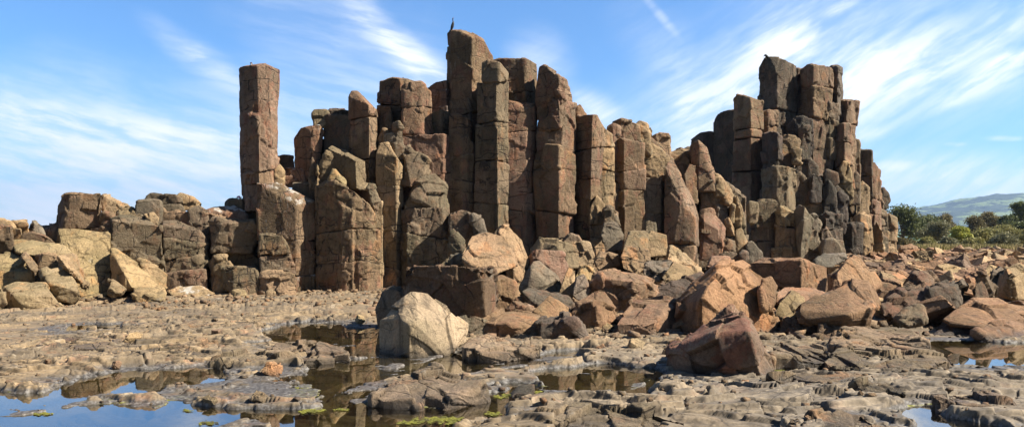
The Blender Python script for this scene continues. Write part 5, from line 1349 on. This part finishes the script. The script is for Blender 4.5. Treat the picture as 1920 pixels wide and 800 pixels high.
def build_light():
    s = Vector((math.cos(EL) * math.cos(AZ), math.cos(EL) * math.sin(AZ), math.sin(EL)))
    l = bpy.data.lights.new('sun', 'SUN'); l.energy = 5.0; l.angle = math.radians(.53); l.color = (1, .91, .77)
    o = link('sun', l); o.rotation_euler = s.to_track_quat('Z', 'Y').to_euler()
    w = bpy.data.worlds.new('World'); SC.world = w; w.use_nodes = True
    t = w.node_tree; t.nodes.clear(); g = N(t)
    sky = g.n('ShaderNodeTexSky', sky_type='NISHITA'); sky.sun_disc = False
    sky.sun_elevation = EL; sky.sun_rotation = math.atan2(s.x, s.y); sky.altitude = 0; sky.air_density = 1.0; sky.dust_density = .6; sky.ozone_density = 2.0
    tc = g.n('ShaderNodeTexCoord').outputs['Generated']
    x = g.n('ShaderNodeSeparateXYZ'); g.put(x.inputs[0], tc)
    den = g.math('MAXIMUM', x.outputs[1], .08)
    u = g.math('DIVIDE', x.outputs[0], den); v = g.math('DIVIDE', x.outputs[2], den)
    uv = g.n('ShaderNodeCombineXYZ'); g.put(uv.inputs[0], u); g.put(uv.inputs[1], v); uv = uv.outputs[0]

    def rot(a, px, py, sx, sy):
        """direction coordinates centred on a cloud, turned by a, divided by its half size"""
        m = g.n('ShaderNodeMapping', vector_type='TEXTURE')
        g.put(m.inputs[0], uv)
        m.inputs['Location'].default_value = ((px - CX) / F, (HY - py) / F, 0)
        m.inputs['Rotation'].default_value = (0, 0, -math.radians(a))
        m.inputs['Scale'].default_value = (sx / F, sy / F, 1)
        return m.outputs[0]
    clouds = [(1480, 130, 260, 170, -40, .45), (1740, 150, 320, 140, -24, .30), (260, 260, 460, 120, 8, .45), (690, 110, 260, 110, 40, .28), (1200, 300, 200, 120, 0, .3), (150, 240, 300, 42, 7, .62), (330, 255, 150, 16, 9, .5), (60, 215, 130, 14, 6, .5), (380, 112, 120, 26, 36, .42), (230, 330, 380, 75, 4, .8), (90, 420, 300, 60, 0, .8), (480, 290, 220, 50, 10, .40),
              (745, 85, 150, 28, 46, .72), (800, 130, 70, 30, 46, .5), (590, 190, 150, 60, 15, .25), (1010, 120, 50, 60, -30, .35), (1115, 205, 55, 30, 35, .6),
              (1470, 90, 60, 50, -30, .9), (1395, 190, 90, 110, -70, .72), (1310, 235, 90, 60, -35, .75), (1240, 30, 45, 8, 50, .3), (1260, 120, 120, 60, 50, .2),
              (1660, 145, 190, 60, -22, .9), (1760, 110, 190, 22, -22, .6), (1600, 190, 90, 40, -25, .75), (1566, 20, 36, 12, -25, 1.0), (1855, 140, 110, 18, -28, .85), (1885, 112, 55, 14, -18, 1.0), (1800, 185, 120, 14, -22, .4),
              (1790, 345, 230, 50, 0, .85), (1680, 312, 45, 10, 0, .7), (1630, 252, 40, 12, -15, .55), (1880, 260, 34, 5, 0, .6), (1792, 271, 18, 4, 0, .55), (1560, 380, 300, 40, 0, .4), (1880, 30, 160, 30, -15, .25)]
    warp = g.n('ShaderNodeTexNoise'); g.put(warp.inputs['Vector'], uv); warp.inputs['Scale'].default_value = 7; warp.inputs['Detail'].default_value = 5
    tot = None
    for px, py, sx, sy, a, k in clouds:
        q = rot(a, px, py, sx * 1.25, sy * 1.25)
        off = g.n('ShaderNodeVectorMath', operation='MULTIPLY_ADD')
        g.put(off.inputs[0], warp.outputs['Color']); off.inputs[1].default_value = (1.1, 1.1, 0); g.put(off.inputs[2], q)
        sub = g.n('ShaderNodeVectorMath', operation='SUBTRACT'); g.put(sub.inputs[0], off.outputs[0]); sub.inputs[1].default_value = (.55, .55, 0)
        ln = g.n('ShaderNodeVectorMath', operation='LENGTH'); 
        flat = g.scale(sub.outputs[0], (1, 1, 0)); g.put(ln.inputs[0], flat)
        e = g.ramp(ln.outputs['Value'], .0, 1.3, k, 0)
        tot = e if tot is None else g.math('SUBTRACT', g.math('ADD', tot, e), g.math('MULTIPLY', tot, e))
    # fibres: fine streaks along two cirrus bearings and small puffs
    def streak(a, sc, st):
        m = g.n('ShaderNodeMapping', vector_type='TEXTURE'); g.put(m.inputs[0], uv); m.inputs['Rotation'].default_value = (0, 0, math.radians(a)); m.inputs['Scale'].default_value = (1 / sc, 1 / (sc * st), 1)
        w2 = g.n('ShaderNodeVectorMath', operation='MULTIPLY_ADD'); g.put(w2.inputs[0], warp.outputs['Color']); w2.inputs[1].default_value = (.8, .8, 0); g.put(w2.inputs[2], m.outputs[0])
        return g.noise(w2.outputs[0], 1, 7, .62)
    side = g.ramp(u, -.05, .15)
    st = g.mix(side, streak(-13, 5, 6), streak(29, 4.5, 5.5))
    sg = g.n('ShaderNodeSeparateColor'); g.put(sg.inputs[0], st)
    fine = g.mix(side, streak(-16, 15, 6), streak(33, 14, 6))
    sf = g.n('ShaderNodeSeparateColor'); g.put(sf.inputs[0], fine)
    fib = g.ramp(g.math('ADD', g.math('MULTIPLY', sg.outputs[0], .68), g.math('MULTIPLY', sf.outputs[0], .32)), .38, .62)
    cover = g.math('MULTIPLY', tot, g.math('ADD', .38, g.math('MULTIPLY', fib, .90)), True)
    # added gain: sky brightened ahead, dimmed behind to cut fill on the rocks
    front = g.ramp(x.outputs[1], -.1, .55)
    sky_gain = g.mix(front, (.45, .52, .60), (.72, 1.18, 1.62))
    skyc = g.mix(1.0, sky.outputs[0], sky_gain, 'MULTIPLY')
    c = g.mix(cover, skyc, (9.6, 9.9, 10.2))
    bg = g.n('ShaderNodeBackground'); g.put(bg.inputs[0], c); bg.inputs[1].default_value = .05
    o2 = g.n('ShaderNodeOutputWorld'); g.put(o2.inputs[0], bg.outputs[0])


HAZE = .00012


def main():
    build_core()
    kinds = build_rubble()
    flush(MATS)
    place_rubble(kinds)
    for o in COL.objects:
        if o.get('label', '').startswith('maroon block scratched'):
            build_letters(o)
            break
    build_ground(); build_chips(); build_water(); build_algae(); build_grass(); build_trees(); build_hills(); build_haze(); build_birds(); build_light()
    cam = bpy.data.cameras.new('camera'); co = link('camera', cam)
    cam.sensor_width = 36; cam.lens = 36 * F / 1920; cam.shift_y = (HY - 400) / 1920
    cam.clip_start = .1; cam.clip_end = 40000
    co.location = (0, 0, H); co.rotation_euler = (math.pi / 2, 0, 0)
    SC.camera = co
    vs = SC.view_settings
    vs.view_transform = 'Standard'; vs.look = 'None'; vs.exposure = 1.36; vs.gamma = 1; vs.use_curve_mapping = False
    SC.cycles.max_bounces = 8; SC.cycles.diffuse_bounces = 1; SC.cycles.transparent_max_bounces = 12; SC.cycles.volume_bounces = 0
    SC.cycles.use_denoising = True


main()
